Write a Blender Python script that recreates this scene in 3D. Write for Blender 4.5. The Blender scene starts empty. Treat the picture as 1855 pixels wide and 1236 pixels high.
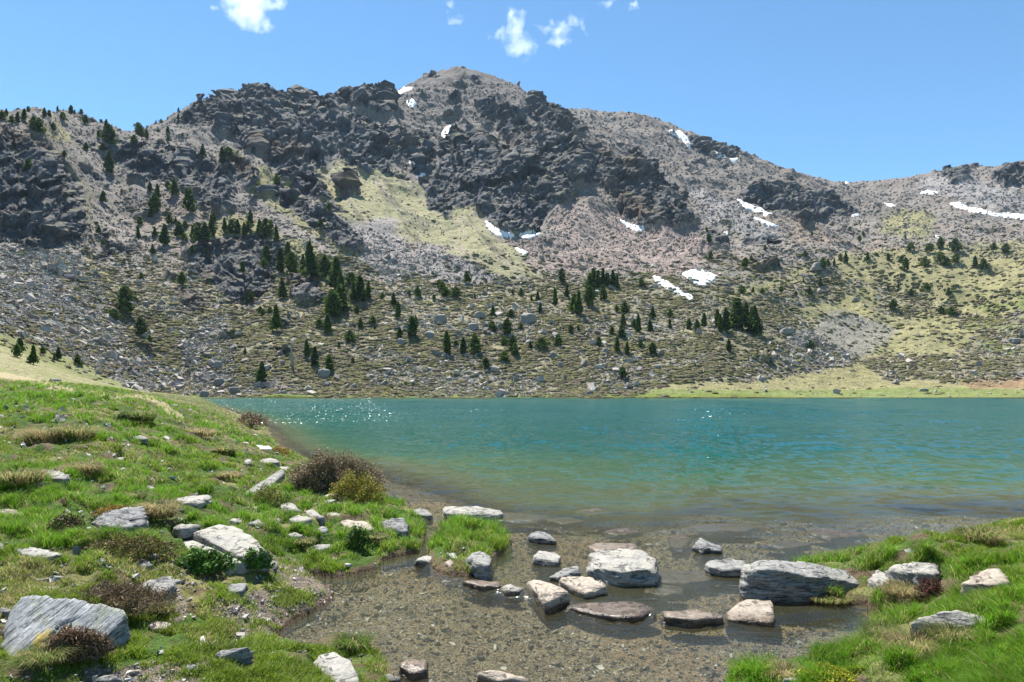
import bpy, bmesh, math, random
import numpy as np
from mathutils import Vector, Matrix
R = math.radians
rng = np.random.default_rng(7)
random.seed(7)
SC = bpy.context.scene
COL = SC.collection

# ------------------------------------------------------------------ camera, sky, sun, exposure
F = 1237.0; CU = 927.5; HV = 711.0; ZC = 2.1     # focal length and horizon row, in pixels of the photograph; eye height
cam_d = bpy.data.cameras.new('camera'); cam = bpy.data.objects.new('camera', cam_d); COL.objects.link(cam)
cam.location = (0, 0, ZC); cam.rotation_euler = (R(90), 0, 0)
cam_d.sensor_width = 36; cam_d.lens = 24.0; cam_d.shift_y = 93.0/1855
cam_d.clip_start = 0.1; cam_d.clip_end = 30000
SC.camera = cam
SUN_EL, SUN_AZ = 62.0, -27.0      # azimuth from the view axis (+Y), negative = left
w = bpy.data.worlds.new('World'); SC.world = w; w.use_nodes = True
nt = w.node_tree
sky = nt.nodes.new('ShaderNodeTexSky'); sky.sky_type = 'NISHITA'; sky.sun_disc = False
sky.sun_elevation = R(SUN_EL); sky.sun_rotation = R(SUN_AZ); sky.altitude = 3000
sky.air_density = 1.0; sky.dust_density = 0.0; sky.ozone_density = 2.2
bg = nt.nodes['Background']; tn = nt.nodes.new('ShaderNodeMix'); tn.data_type = 'RGBA'; tn.blend_type = 'MULTIPLY'; tn.inputs[0].default_value = 1; tn.inputs[7].default_value = (.74, 1, 1, 1)
nt.links.new(sky.outputs[0], tn.inputs[6]); nt.links.new(tn.outputs[2], bg.inputs[0]); bg.inputs[1].default_value = 0.095
sl = bpy.data.lights.new('sun', 'SUN'); sl.energy = 5.0; sl.angle = R(0.5); sl.color = (1, 0.955, 0.89)
so = bpy.data.objects.new('sun', sl); COL.objects.link(so)
sd = Vector((math.sin(R(SUN_AZ))*math.cos(R(SUN_EL)), math.cos(R(SUN_AZ))*math.cos(R(SUN_EL)), math.sin(R(SUN_EL))))
so.rotation_euler = sd.to_track_quat('Z', 'Y').to_euler(); so.location = (-40, 60, 120)
SC.view_settings.view_transform = 'Standard'; SC.view_settings.look = 'None'
SC.view_settings.exposure = 1.22; SC.view_settings.gamma = 1
SC.cycles.max_bounces = 6; SC.cycles.diffuse_bounces = 2; SC.cycles.glossy_bounces = 2
SC.cycles.transparent_max_bounces = 12; SC.cycles.volume_bounces = 2
SC.cycles.sample_clamp_indirect = 4

# ------------------------------------------------------------------ numeric helpers
def sm(a, b, x):
    t = np.clip((x-a)/(b-a), 0, 1); return t*t*(3-2*t)
def _h(ix, iy, iz, seed=0):
    h = (ix.astype(np.uint32)*np.uint32(374761393) + iy.astype(np.uint32)*np.uint32(668265263)
         + iz.astype(np.uint32)*np.uint32(2147483647) + np.uint32((seed*1274126177) & 0xffffffff))
    h = (h ^ (h >> np.uint32(13)))*np.uint32(1274126177)
    h = (h ^ (h >> np.uint32(16)))*np.uint32(2246822519)
    return ((h ^ (h >> np.uint32(15))) & np.uint32(0xffffff)).astype(np.float32)/np.float32(16777215)
def noise(x, y, z=None, seed=0):           # value noise in 0..1
    x = np.asarray(x, np.float32); y = np.asarray(y, np.float32)
    fx = np.floor(x); fy = np.floor(y)
    ix = fx.astype(np.int64); iy = fy.astype(np.int64); tx = x-fx; ty = y-fy
    tx = tx*tx*tx*(tx*(tx*6-15)+10); ty = ty*ty*ty*(ty*(ty*6-15)+10)
    def pl(iz):
        a = _h(ix, iy, iz, seed); b = _h(ix+1, iy, iz, seed); c = _h(ix, iy+1, iz, seed); d = _h(ix+1, iy+1, iz, seed)
        return (a*(1-tx)+b*tx)*(1-ty) + (c*(1-tx)+d*tx)*ty
    if z is None: return pl(np.zeros_like(ix))
    z = np.asarray(z, np.float32); fz = np.floor(z); iz = fz.astype(np.int64); tz = z-fz; tz = tz*tz*(3-2*tz)
    return pl(iz)*(1-tz) + pl(iz+1)*tz
def fbm(x, y, z=None, o=4, seed=0, g=.5):
    s = 0; a = 1; t = 0
    for k in range(o):
        f = 2.03**k
        s = s + a*noise(x*f+k*17.3, y*f-k*9.1, None if z is None else z*f+k*5.7, seed+k); t += a; a *= g
    return s/t
def ridged(x, y, z=None, o=4, seed=0):
    s = 0; a = 1; t = 0
    for k in range(o):
        f = 2.1**k
        n = 1-np.abs(2*noise(x*f+k*7.3, y*f-k*3.1, None if z is None else z*f+k*2.7, seed+k)-1)
        s = s + a*n*n; t += a; a *= .5
    return s/t
def worley(x, y, z, seed=0, tilt=False):               # nearest-cell random value and F2-F1
    ix = np.floor(x).astype(np.int64); iy = np.floor(y).astype(np.int64); iz = np.floor(z).astype(np.int64)
    f1 = np.full(x.shape, 9., np.float32); f2 = f1.copy(); val = np.zeros(x.shape, np.float32); pln = val
    for dx in (-1, 0, 1):
        for dy in (-1, 0, 1):
            for dz in (-1, 0, 1):
                cx = ix+dx; cy = iy+dy; cz = iz+dz
                px = cx+_h(cx, cy, cz, seed); py = cy+_h(cx, cy, cz, seed+1); pz = cz+_h(cx, cy, cz, seed+2)
                d = (px-x)**2+(py-y)**2+(pz-z)**2
                n = d < f1
                f2 = np.where(n, f1, np.minimum(f2, d)); f1 = np.where(n, d, f1)
                val = np.where(n, _h(cx, cy, cz, seed+3), val)
                if tilt:
                    q = (x-px)*(_h(cx, cy, cz, seed+4)-.5)+(y-py)*(_h(cx, cy, cz, seed+5)-.5)+(z-pz)*(_h(cx, cy, cz, seed+6)-.5)
                    pln = np.where(n, q, pln)
    if tilt: return val, np.sqrt(f2)-np.sqrt(f1), pln
    return val, np.sqrt(f2)-np.sqrt(f1)
def inpoly(poly, X, Y):
    c = np.zeros(X.shape, bool); n = len(poly)
    xs = [p[0] for p in poly]; ys = [p[1] for p in poly]
    bb = (X >= min(xs)) & (X <= max(xs)) & (Y >= min(ys)) & (Y <= max(ys))
    x = X[bb]; y = Y[bb]; r = np.zeros(x.shape, bool)
    for i in range(n):
        x1, y1 = poly[i]; x2, y2 = poly[(i+1) % n]
        if y1 == y2: continue
        k = ((y1 > y) != (y2 > y)) & (x < (x2-x1)*(y-y1)/(y2-y1)+x1)
        r ^= k
    c[bb] = r; return c
def segdist(poly, X, Y, closed=True):
    d = np.full(X.shape, 1e9); n = len(poly)
    for i in range(n if closed else n-1):
        x1, y1 = poly[i]; x2, y2 = poly[(i+1) % n]
        dx, dy = x2-x1, y2-y1; L = dx*dx+dy*dy+1e-12
        t = np.clip(((X-x1)*dx+(Y-y1)*dy)/L, 0, 1)
        d = np.minimum(d, (X-x1-t*dx)**2+(Y-y1-t*dy)**2)
    return np.sqrt(d)
class TPS:
    def __init__(s, P, V, lam=0.0):
        s.P = np.array(P, float); V = np.array(V, float); n = len(P)
        K = s.k(np.linalg.norm(s.P[:, None]-s.P[None], axis=2)) + lam*np.eye(n)
        Q = np.hstack([np.ones((n, 1)), s.P])
        A = np.block([[K, Q], [Q.T, np.zeros((3, 3))]])
        s.w = np.linalg.solve(A, np.concatenate([V, np.zeros(3)])); s.n = n
    def k(s, r): return np.where(r > 0, r*r*np.log(np.maximum(r, 1e-9)), 0)
    def __call__(s, a, b):
        o = s.w[s.n] + s.w[s.n+1]*a + s.w[s.n+2]*b
        for i in range(s.n): o = o + s.w[i]*s.k(np.hypot(a-s.P[i, 0], b-s.P[i, 1]))
        return o
def unp(u, v, z=0.0):                      # photograph pixel at absolute height z -> ground x, y
    y = (ZC-z)*F/(v-HV); return ((u-CU)*y/F, y)
def px(x, y, z):
    return CU+F*x/y, HV-F*(z-ZC)/y

# ------------------------------------------------------------------ scene helpers
def link(o, parent=None):
    COL.objects.link(o)
    if parent: o.parent = parent
    return o
def tag(o, label=None, cat=None, group=None, kind=None):
    if label: o['label'] = label
    if cat: o['category'] = cat
    if group: o['group'] = group
    if kind: o['kind'] = kind
    return o
def mesh_np(name, V, Fq, mat=None, col=None, smooth=True, extra=None, link_it=True, parent=None, loopn=None):
    """V (n,3); Fq (m,k) faces with k corners, or a list of such arrays"""
    me = bpy.data.meshes.new(name)
    Fs = Fq if isinstance(Fq, list) else [Fq]
    V = np.asarray(V, np.float32)
    me.vertices.add(len(V)); me.vertices.foreach_set('co', V.ravel())
    nl = sum(f.size for f in Fs); nf = sum(len(f) for f in Fs)
    me.loops.add(nl); me.polygons.add(nf)
    me.loops.foreach_set('vertex_index', np.concatenate([f.ravel() for f in Fs]).astype(np.int32))
    tot = np.concatenate([np.full(len(f), f.shape[1], np.int32) for f in Fs])
    st = np.concatenate([[0], np.cumsum(tot)[:-1]]).astype(np.int32)
    me.polygons.foreach_set('loop_start', st); me.polygons.foreach_set('loop_total', tot)
    me.polygons.foreach_set('use_smooth', np.full(nf, smooth))
    if col is not None:
        a = me.color_attributes.new('Col', 'FLOAT_COLOR', 'POINT')
        c = np.ones((len(V), 4), np.float32); c[:, :3] = col; a.data.foreach_set('color', c.ravel())
    for k, arr in (extra or {}).items():
        a = me.attributes.new(k, 'FLOAT', 'POINT'); a.data.foreach_set('value', np.asarray(arr, np.float32).ravel())
    me.update(calc_edges=True)
    if mat: me.materials.append(mat)
    if not link_it: return me
    return link(bpy.data.objects.new(name, me), parent)
def gridfaces(nr, nc, keep=None):
    i = np.arange(nr-1)[:, None]*nc + np.arange(nc-1)[None]
    f = np.stack([i, i+1, i+nc+1, i+nc], -1)
    f = f.reshape(-1, 4)
    return f if keep is None else f[keep.ravel()]
class NB:                                   # tiny node builder
    def __init__(s, name):
        s.m = bpy.data.materials.new(name); s.m.use_nodes = True; s.t = s.m.node_tree; s.t.nodes.clear()
        s.out = s.n('ShaderNodeOutputMaterial')
    def n(s, t, **kw):
        x = s.t.nodes.new(t)
        for k, v in kw.items(): setattr(x, k, v)
        return x
    def l(s, a, b): s.t.links.new(a, b)
    def put(s, sock, v):
        if isinstance(v, bpy.types.NodeSocket): s.l(v, sock)
        elif isinstance(v, (int, float)): sock.default_value = v
        else: sock.default_value = tuple(v)+((1,) if len(v) == 3 and len(sock.default_value) == 4 else ())
    def math(s, op, a, b=0., c=None, clamp=False):
        x = s.n('ShaderNodeMath', operation=op, use_clamp=clamp); s.put(x.inputs[0], a); s.put(x.inputs[1], b)
        if c is not None: s.put(x.inputs[2], c)
        return x.outputs[0]
    def coord(s, k='Object'): return s.n('ShaderNodeTexCoord').outputs[k]
    def mapping(s, vec, sc=(1, 1, 1), rot=(0, 0, 0)):
        x = s.n('ShaderNodeMapping'); s.l(vec, x.inputs[0]); x.inputs['Scale'].default_value = sc; x.inputs['Rotation'].default_value = rot
        return x.outputs[0]
    def noise(s, vec, sc, det=4, rough=.55, dist=0.):
        x = s.n('ShaderNodeTexNoise'); s.l(vec, x.inputs['Vector']); x.inputs['Scale'].default_value = sc
        x.inputs['Detail'].default_value = det; x.inputs['Roughness'].default_value = rough; x.inputs['Distortion'].default_value = dist
        return x.outputs['Fac']
    def voro(s, vec, sc, feat='F1', out='Distance', rand=1.):
        x = s.n('ShaderNodeTexVoronoi', feature=feat); s.l(vec, x.inputs['Vector']); x.inputs['Scale'].default_value = sc
        x.inputs['Randomness'].default_value = rand
        return x.outputs[out]
    def ramp(s, f, stops):
        x = s.n('ShaderNodeValToRGB'); s.put(x.inputs[0], f); e = x.color_ramp.elements
        while len(e) < len(stops): e.new(.5)
        for k, (p, c) in zip(e, stops):
            k.position = p; k.color = (c, c, c, 1) if isinstance(c, (int, float)) else tuple(c)+(1,)
        return x.outputs[0]
    def mix(s, f, a, b, mode='MIX'):
        x = s.n('ShaderNodeMix', data_type='RGBA', blend_type=mode); s.put(x.inputs[0], f)
        s.put(x.inputs[6], a); s.put(x.inputs[7], b); return x.outputs[2]
    def attr(s, name, out='Color'):
        x = s.n('ShaderNodeAttribute', attribute_name=name); return x.outputs[out]
    def bump(s, h, dist, st=1., nrm=None):
        x = s.n('ShaderNodeBump'); s.put(x.inputs['Strength'], st); s.put(x.inputs['Distance'], dist); s.l(h, x.inputs['Height'])
        if nrm: s.l(nrm, x.inputs['Normal'])
        return x.outputs[0]
    def bsdf(s, col, rough=.9, nrm=None, spec=.3, **kw):
        x = s.n('ShaderNodeBsdfPrincipled'); s.put(x.inputs['Base Color'], col); s.put(x.inputs['Roughness'], rough)
        x.inputs['Specular IOR Level'].default_value = spec
        for k, v in kw.items(): s.put(x.inputs[k], v)
        if nrm: s.l(nrm, x.inputs['Normal'])
        s.l(x.outputs[0], s.out.inputs[0]); return x

# ------------------------------------------------------------------ the terrain as one height field
WPOLY = [(345,722),(372,733),(420,746),(462,762),(485,776),(495,795),(512,815),(560,835),(640,862),(684,880),(690,912),(740,922),(762,942),
         (772,960),(768,985),(752,1003),(725,1014),(690,1022),(668,1036),(610,1046),(560,1040),(572,1056),(598,1066),(604,1085),(565,1108),(520,1132),
         (500,1152),(515,1168),(560,1176),(610,1162),(655,1168),(690,1190),(702,1215),(712,1260),(730,1500),(1300,1500),(1318,1236),(1335,1218),(1400,1206),(1470,1197),
         (1525,1188),(1558,1166),(1580,1140),(1604,1118),(1570,1105),(1480,1100),(1405,1096),(1370,1088),(1400,1050),(1440,1030),(1520,1014),
         (1600,1003),(1700,985),(1740,968),(1855,958),(2100,930),(2500,880),(3500,800),(7000,745),(7000,718.6),(345,718.6)]
ISLET = [(778,1006),(786,985),(800,962),(850,955),(905,966),(925,985),(915,1002),(893,1020),(880,1042),(850,1050),(800,1046),(775,1024)]
WEIR = [(690,1030),(760,1012),(800,1046),(850,1052),(900,1066),(960,1076),(1040,1098),(1110,1110),(1190,1110),(1300,1122),(1400,1118),(1500,1104),(1640,1104)]
POOLZ = -0.05
def weir_side(u, v):                        # >0 on the lake side, in pixels
    xs = np.array([p[0] for p in WEIR]); ys = np.array([p[1] for p in WEIR])
    return np.interp(u, xs, ys, left=1000, right=1104) - v
wp = [unp(u, v, POOLZ if (v > 1008 and u < 760) or (v > 1095 and u < 1650) else 0.0) for u, v in WPOLY]
ip = [unp(u, v, -0.03) for u, v in ISLET]
# land heights near the camera: (u, v, z) or (u, -y, z)
LAND = [(-200,1236,.45),(0,1236,.35),(0,1100,.48),(0,1000,.62),(0,900,.85),(0,820,1.15),(0,760,1.55),(0,-24,2.1),(0,-42,2.85),(0,-60,2.6),
        (-300,-8,1.1),(-300,-24,2.4),(-300,-50,3.6),(-300,-90,6.5),(-300,-150,14),
        (0,-80,3.6),(0,-100,6.2),(0,-130,9.5),(0,-160,15),
        (150,-46,2.5),(150,-65,2.2),(150,-110,3.6),(150,-150,6),(300,-60,1.9),(300,-90,1.9),(300,-140,1.7),(335,-140,1.2),
        (200,1236,.28),(200,1120,.38),(200,1010,.5),(200,930,.68),(200,850,.92),(200,790,1.25),(200,745,1.62),(200,722,1.92),
        (400,1236,.2),(400,1150,.2),(400,1050,.3),(400,960,.42),(400,880,.58),(400,820,.75),(380,770,1.05),(350,742,1.3),
        (480,1000,.3),(520,920,.38),(600,900,.34),(600,960,.24),(700,960,.22),(500,850,.42),(450,800,.6),(440,770,.6),(640,880,.25),
        (620,1220,.12),(1600,1200,.2),(1700,1120,.3),(1600,1060,.32),(1700,1020,.4),(1855,1020,.5),(1855,1120,.5),(1855,1236,.45),(1480,1236,.15),
        (1560,1080,.22),(2200,1000,.6),(2200,1236,.6),(1800,980,.36),(1000,1400,.1),(2600,-9,.5)]
P = []; Zc = []
for u, v, z in LAND:
    y = -v if v < 0 else unp(u, v, z)[1]
    P.append((u/500, math.log(y))); Zc.append(z)
tps_land = TPS(P, Zc, 0.002)
# far slopes: column -> list of (row in the photograph, distance)
FAR = {-500: [(640,150),(500,220),(300,330),(120,440),(170,700),(640,3500)],
 0: [(596,190),(560,220),(500,262),(452,305),(255,362),(201,430),(235,560),(260,900),(640,3500)],
 75: [(655,190),(600,225),(520,268),(455,312),(262,372),(196,445),(245,620),(640,3500)],
 160: [(690,190),(640,225),(550,282),(450,350),(350,425),(260,495),(208,545),(250,700),(640,3500)],
 300: [(719,190),(715,232),(650,270),(550,312),(450,385),(350,465),(250,585),(212,650),(240,800),(640,3500)],
 440: [(726,222),(721,238),(650,264),(560,325),(450,405),(350,490),(260,600),(162,740),(210,950),(640,3500)],
 600: [(726,222),(721,238),(640,272),(540,335),(450,405),(350,505),(260,640),(165,800),(220,1000),(640,3500)],
 740: [(726,222),(721,238),(640,275),(560,330),(480,405),(400,500),(300,650),(220,790),(148,915),(220,1200),(640,3500)],
 830: [(726,222),(721,238),(600,300),(500,395),(400,520),(300,665),(200,850),(120,1000),(200,1300),(640,3500)],
 960: [(726,222),(721,238),(600,300),(500,400),(425,490),(300,620),(240,760),(163,920),(220,1150),(640,3500)],
 1080: [(726,222),(721,238),(600,302),(500,405),(400,550),(300,700),(255,790),(262,900),(200,1220),(260,1500),(640,3500)],
 1200: [(726,222),(721,238),(640,280),(570,340),(500,430),(400,600),(345,720),(335,800),(290,960),(216,1250),(280,1600),(640,3500)],
 1300: [(726,222),(721,238),(650,278),(570,350),(500,450),(430,580),(340,820),(257,1230),(300,1500),(640,3500)],
 1450: [(726,222),(721,238),(690,300),(620,350),(540,440),(460,570),(400,720),(340,950),(312,1150),(380,1500),(640,3500)],
 1560: [(726,222),(721,238),(700,300),(640,370),(560,480),(480,620),(410,820),(350,1150),(329,1350),(400,1700),(640,3500)],
 1700: [(726,222),(721,238),(700,310),(620,400),(540,520),(460,670),(390,860),(340,1050),(308,1230),(400,1600),(640,3500)],
 1855: [(726,222),(721,238),(700,310),(600,420),(510,550),(430,710),(360,900),(290,1150),(350,1500),(640,3500)],
 2350: [(726,222),(721,238),(690,320),(560,420),(440,580),(330,800),(200,1100),(300,1500),(640,3500)]}
P = []; Vv = []
for u, L in FAR.items():
    for v, y in L: P.append((u/420, math.log(y)*2.2)); Vv.append(v)
tps_far = TPS(P, Vv, 0.004)
_gu = np.linspace(-520, 2380, 300); _gs = np.linspace(math.log(120), math.log(3600), 320)
_G = tps_far(_gu[None]/420, _gs[:, None]*2.2)
SKY = [(-520,120),(0,201),(60,196),(130,201),(200,226),(236,240),(262,231),(300,216),(322,204),(350,184),(400,167),(440,162),(465,150),(482,160),(512,170),
       (540,160),(560,164),(580,174),(600,170),(620,163),(660,151),(690,151),(715,164),(760,141),(800,126),(830,120),(870,129),(905,142),(940,154),(970,171),
       (1010,194),(1030,198),(1060,196),(1100,203),(1140,202),(1180,211),(1220,226),(1280,250),(1340,271),(1400,296),(1460,316),(1500,326),
       (1540,330),(1600,326),(1650,320),(1700,308),(1750,298),(1800,301),(1855,290),(2380,200)]
for it in range(3):                          # bring the crest of every column onto the traced skyline
    rows = _gs > math.log(380)
    sub = np.where(rows[:, None], _G, 9999); k = sub.argmin(0); m = sub.min(0)
    want = np.interp(_gu, [p[0] for p in SKY], [p[1] for p in SKY])
    cs = _gs[k]
    _G = _G + (want-m)[None]*np.exp(-((_gs[:, None]-cs[None])/0.16)**2)
def bil(G, U, S):
    a = np.clip((U-_gu[0])/(_gu[1]-_gu[0]), 0, len(_gu)-1.001); b = np.clip((S-_gs[0])/(_gs[1]-_gs[0]), 0, len(_gs)-1.001)
    i = a.astype(int); j = b.astype(int); fa = a-i; fb = b-j
    return (G[j, i]*(1-fa)+G[j, i+1]*fa)*(1-fb)+(G[j+1, i]*(1-fa)+G[j+1, i+1]*fa)*fb
def height(X, Y):
    """ground height without the rock detail; returns z and signed shore distance (>0 on land)"""
    X = np.asarray(X, float); Y = np.asarray(Y, float)
    Ys = np.maximum(Y, 1.2); U = CU+F*X/Ys
    Uc = np.clip(U, -480, 2300)
    z = np.zeros(X.shape); d = np.full(X.shape, 5.0)
    nr = Y < 262
    if nr.any():
        x = X[nr]; y = Y[nr]; ys = Ys[nr]
        ins = inpoly(wp, x, y) & ~inpoly(ip, x, y)
        dd = np.minimum(segdist(wp, x, y), segdist(ip, x, y))
        dd = dd + (fbm(x*5, y*5, o=3, seed=5)-.5)*.16*np.clip(ys/10, .5, 6)*sm(0, .3, dd)
        dd = np.where(ins, -dd, dd)
        dd = dd + (fbm(x*7, y*7, o=3, seed=6)-.5)*.09*np.clip(ys/8, .7, 4)
        zl = tps_land(np.clip(Uc[nr], -350, 2600)/500, np.log(ys))
        zl = np.maximum(zl, .07)
        hum = (fbm(x*1.1, y*1.1, o=2, seed=11)-.5)*.22 + (fbm(x*3.1, y*3.1, o=3, seed=12)-.5)*.2 + (fbm(x*11, y*11, o=2, seed=13)-.5)*.035
        v0 = HV+F*ZC/ys
        ws = weir_side(Uc[nr], v0)
        wz = np.where(ws > 0, 0, POOLZ)*(ys < 12)
        sc_ = np.clip(ys/12, 1, 4)
        land = wz+.03 + (zl-wz)*sm(0, 1, dd/(.9*sc_)) + hum*sm(0, .5, dd)*np.clip(1.4-ys/60, .5, 1) + .05*sm(0, .12, dd)*(1-sm(.3, 1.0, dd))
        dw = -dd
        lake = sm(10, 40, v0*0+ys)             # the lake deepens away from the outlet
        dep = .06 + np.minimum(dw*.35, .07) + lake*np.minimum(dw*.14, 3.2) + .115*np.clip(ys+(fbm(x*.45, y*.3, o=4, seed=22)-.5)*8+.22*x-11.3, 0, 14)*sm(0, 3.5, dw)
        dep = np.minimum(dep, 4.5) + (fbm(x*2.3, y*2.3, o=3, seed=21)-.5)*.07
        bed = (POOLZ*sm(60, -60, 0*ws)*0) + POOLZ*(1-sm(11, 14, ys))-dep
        z[nr] = np.where(dd > 0, land, bed); d[nr] = dd
    fr = Y > 120
    if fr.any():
        y = Ys[fr]; V = bil(_G, Uc[fr], np.log(y))
        zf = ZC+y*(HV-V)/F
        n1 = (ridged(X[fr]/95+y/260, y/190, o=3, seed=30)-.45)*26*sm(300, 560, y) + (fbm(X[fr]/60, y/60, o=4, seed=31)-.5)*14*sm(260, 420, y) + (fbm(X[fr]/14, y/14, o=3, seed=33)-.5)*3.2*sm(245, 300, y) + (fbm(X[fr]/4, y/4, o=2, seed=34)-.5)*.9*sm(240, 265, y)
        zf = zf + n1
        t = sm(math.log(135), math.log(205), np.log(y))
        wtr = (z[fr] < 0) & (y < 262)
        zz = z[fr]; z[fr] = np.where(y >= 262, zf, zz*(1-t)+zf*t)
        shore = 236 + (fbm(X[fr]/16, y*0, o=3, seed=41)-.5)*9
        in_lake = Uc[fr] > 345
        e = y-shore
        zs = z[fr]
        zs = np.where(in_lake & (e < 0) & (y > 200), np.minimum(zs, -.25+e*.1), zs)
        zs = np.where(in_lake & (e >= 0), np.maximum(zs, .35*sm(0, 1.2, e)), zs)
        lf = (y > 100) & (Uc[fr] <= 345); lw = (1-sm(0, 110, 345-Uc[fr]))*(1-sm(226, 275, y)); zs = np.where(lf, zs+(.35-zs)*lw, zs)
        z[fr] = zs
        d[fr] = np.where(y > 226, np.where(in_lake, e, 5), d[fr])
    return z, d

US = np.concatenate([np.linspace(-7000, -110, 46)[:-1], np.arange(-110, 1966, 1.55), np.linspace(1966, 9000, 46)[1:]])
YN = np.concatenate([np.linspace(-60, -4, 10)[:-1], np.linspace(-4, 2.9, 26)[:-1], np.exp(np.linspace(math.log(2.9), math.log(32), 640))[:-1], np.exp(np.linspace(math.log(32), math.log(150), 190))])
YF = np.concatenate([np.exp(np.linspace(math.log(150), math.log(1330), 1180))[:-1], np.exp(np.linspace(math.log(1330), math.log(3500), 50))])
def gridxy(Yr):
    Y = np.repeat(Yr[:, None], len(US), 1); X = (US[None]-CU)/F*np.where(Y > 2.9, Y, 2.9+np.maximum(2.9-Y, 0)*1.0)
    return X, Y
# ---- near ground
X, Y = gridxy(YN)
Zn, Dn = height(X, Y)
Un, Vn = px(X, np.maximum(Y, 1.2), Zn)
Un = np.where(Y > 1.2, Un, CU+F*X/2.9)
NEAR = dict(X=X, Y=Y, Z=Zn, D=Dn)
# colours of the ground (albedo)
g1 = fbm(X*.9, Y*.9, o=4, seed=51); g2 = fbm(X*6, Y*6, o=3, seed=52); g3 = fbm(X*.25, Y*.25, o=3, seed=53)
def lerp(a, b, t): return a*(1-t[..., None])+np.asarray(b)*t[..., None]
c = np.zeros(X.shape+(3,))+np.array((.045, .085, .012))
c = lerp(c, (.16, .15, .06), sm(.5, .68, g1))
c = lerp(c, (.075, .05, .03), sm(.60, .75, g2)*.8)
far_l = sm(55, 80, Y)
c = lerp(c, (.17, .18, .07), far_l*.9); c = lerp(c, (.25, .21, .13), far_l*sm(.45, .6, g3)*.6)
PATH = [(-20,668),(60,686),(150,708),(215,716),(280,716),(300,733),(325,750),(338,764),(308,756),(290,738),(262,722),(190,722),(130,716),(50,694),(-20,680)]
wu = (fbm(X*2, Y*2, o=3, seed=61)-.5)
pm = inpoly([(q[0], q[1]) for q in PATH], Un+wu*30, Vn+wu*12)
brn = fbm(X*3.2, Y*3.2, o=3, seed=57); c = lerp(c, (.10, .07, .045), sm(.60, .70, brn)*.9)
c[pm] = np.array((.27, .225, .13))*(.7+.6*g2[pm])[:, None]
MUD = [[(470,1000),(520,1010),(560,1040),(640,1046),(720,1015),(760,1000),(770,985),(740,1010),(640,1060),(600,1085),(540,1120),(500,1150),(450,1150),(400,1125),(380,1100),(420,1070),(460,1060),(520,1050),(470,1030)],
       [(250,1060),(320,1060),(340,1110),(310,1140),(260,1130)], [(150,1205),(330,1190),(440,1150),(420,1236),(140,1260)]]
mud = np.zeros(X.shape, bool)
for q in MUD: mud |= inpoly(q, Un+wu*40, Vn+(g2-.5)*40)
mud &= Dn > 0
c[mud] = np.array((.15, .12, .085))*(.7+.6*g2[mud])[:, None]
edge = (Dn > 0) & (Dn < .07) & (Y < 60)
c[edge] = (.10, .07, .045)
bed = Dn <= 0
cell, _e = np.zeros(X.shape), 0
bb = bed & (Y < 14) & (Y > 2)
cv, ce = worley(X[bb].astype(np.float32)*26, Y[bb].astype(np.float32)*26, np.zeros(bb.sum(), np.float32), 3)
cb = np.zeros(X.shape+(3,))+np.array((.135, .105, .06))
t = np.zeros(X.shape); t[bb] = cv
cb = cb*(0.62+.85*t[..., None]); cb = lerp(cb, (.20, .12, .05), sm(.52, .7, fbm(X*.8, Y*.8, o=2, seed=66))*.45)
c[bed] = cb[bed]
SIL = inpoly([(1290,1150),(1400,1110),(1620,1100),(1580,1150),(1450,1170)], Un+wu*20, Vn) & bed
c[SIL] = c[SIL]*.4+np.array((.21, .15, .08))*.6
b = NB('ground_material'); co = b.coord()
n_ = b.noise(co, 38, 5, .7); n2 = b.noise(co, 7, 4)
cc = b.mix(1., b.attr('Col'), b.ramp(n_, [(.25, .55), (.75, 1.45)]), 'MULTIPLY')
b.bsdf(cc, .95, b.bump(n_, .02, .8, b.bump(b.voro(co, 30), .02, .5)), .2)
MG = b.m
ground = mesh_np('ground', np.stack([X, Y, Zn], -1).reshape(-1, 3), gridfaces(len(YN), len(US)), MG, c.reshape(-1, 3))
tag(ground, kind='structure')
NEARC = dict(mud=mud, path=pm)
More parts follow.
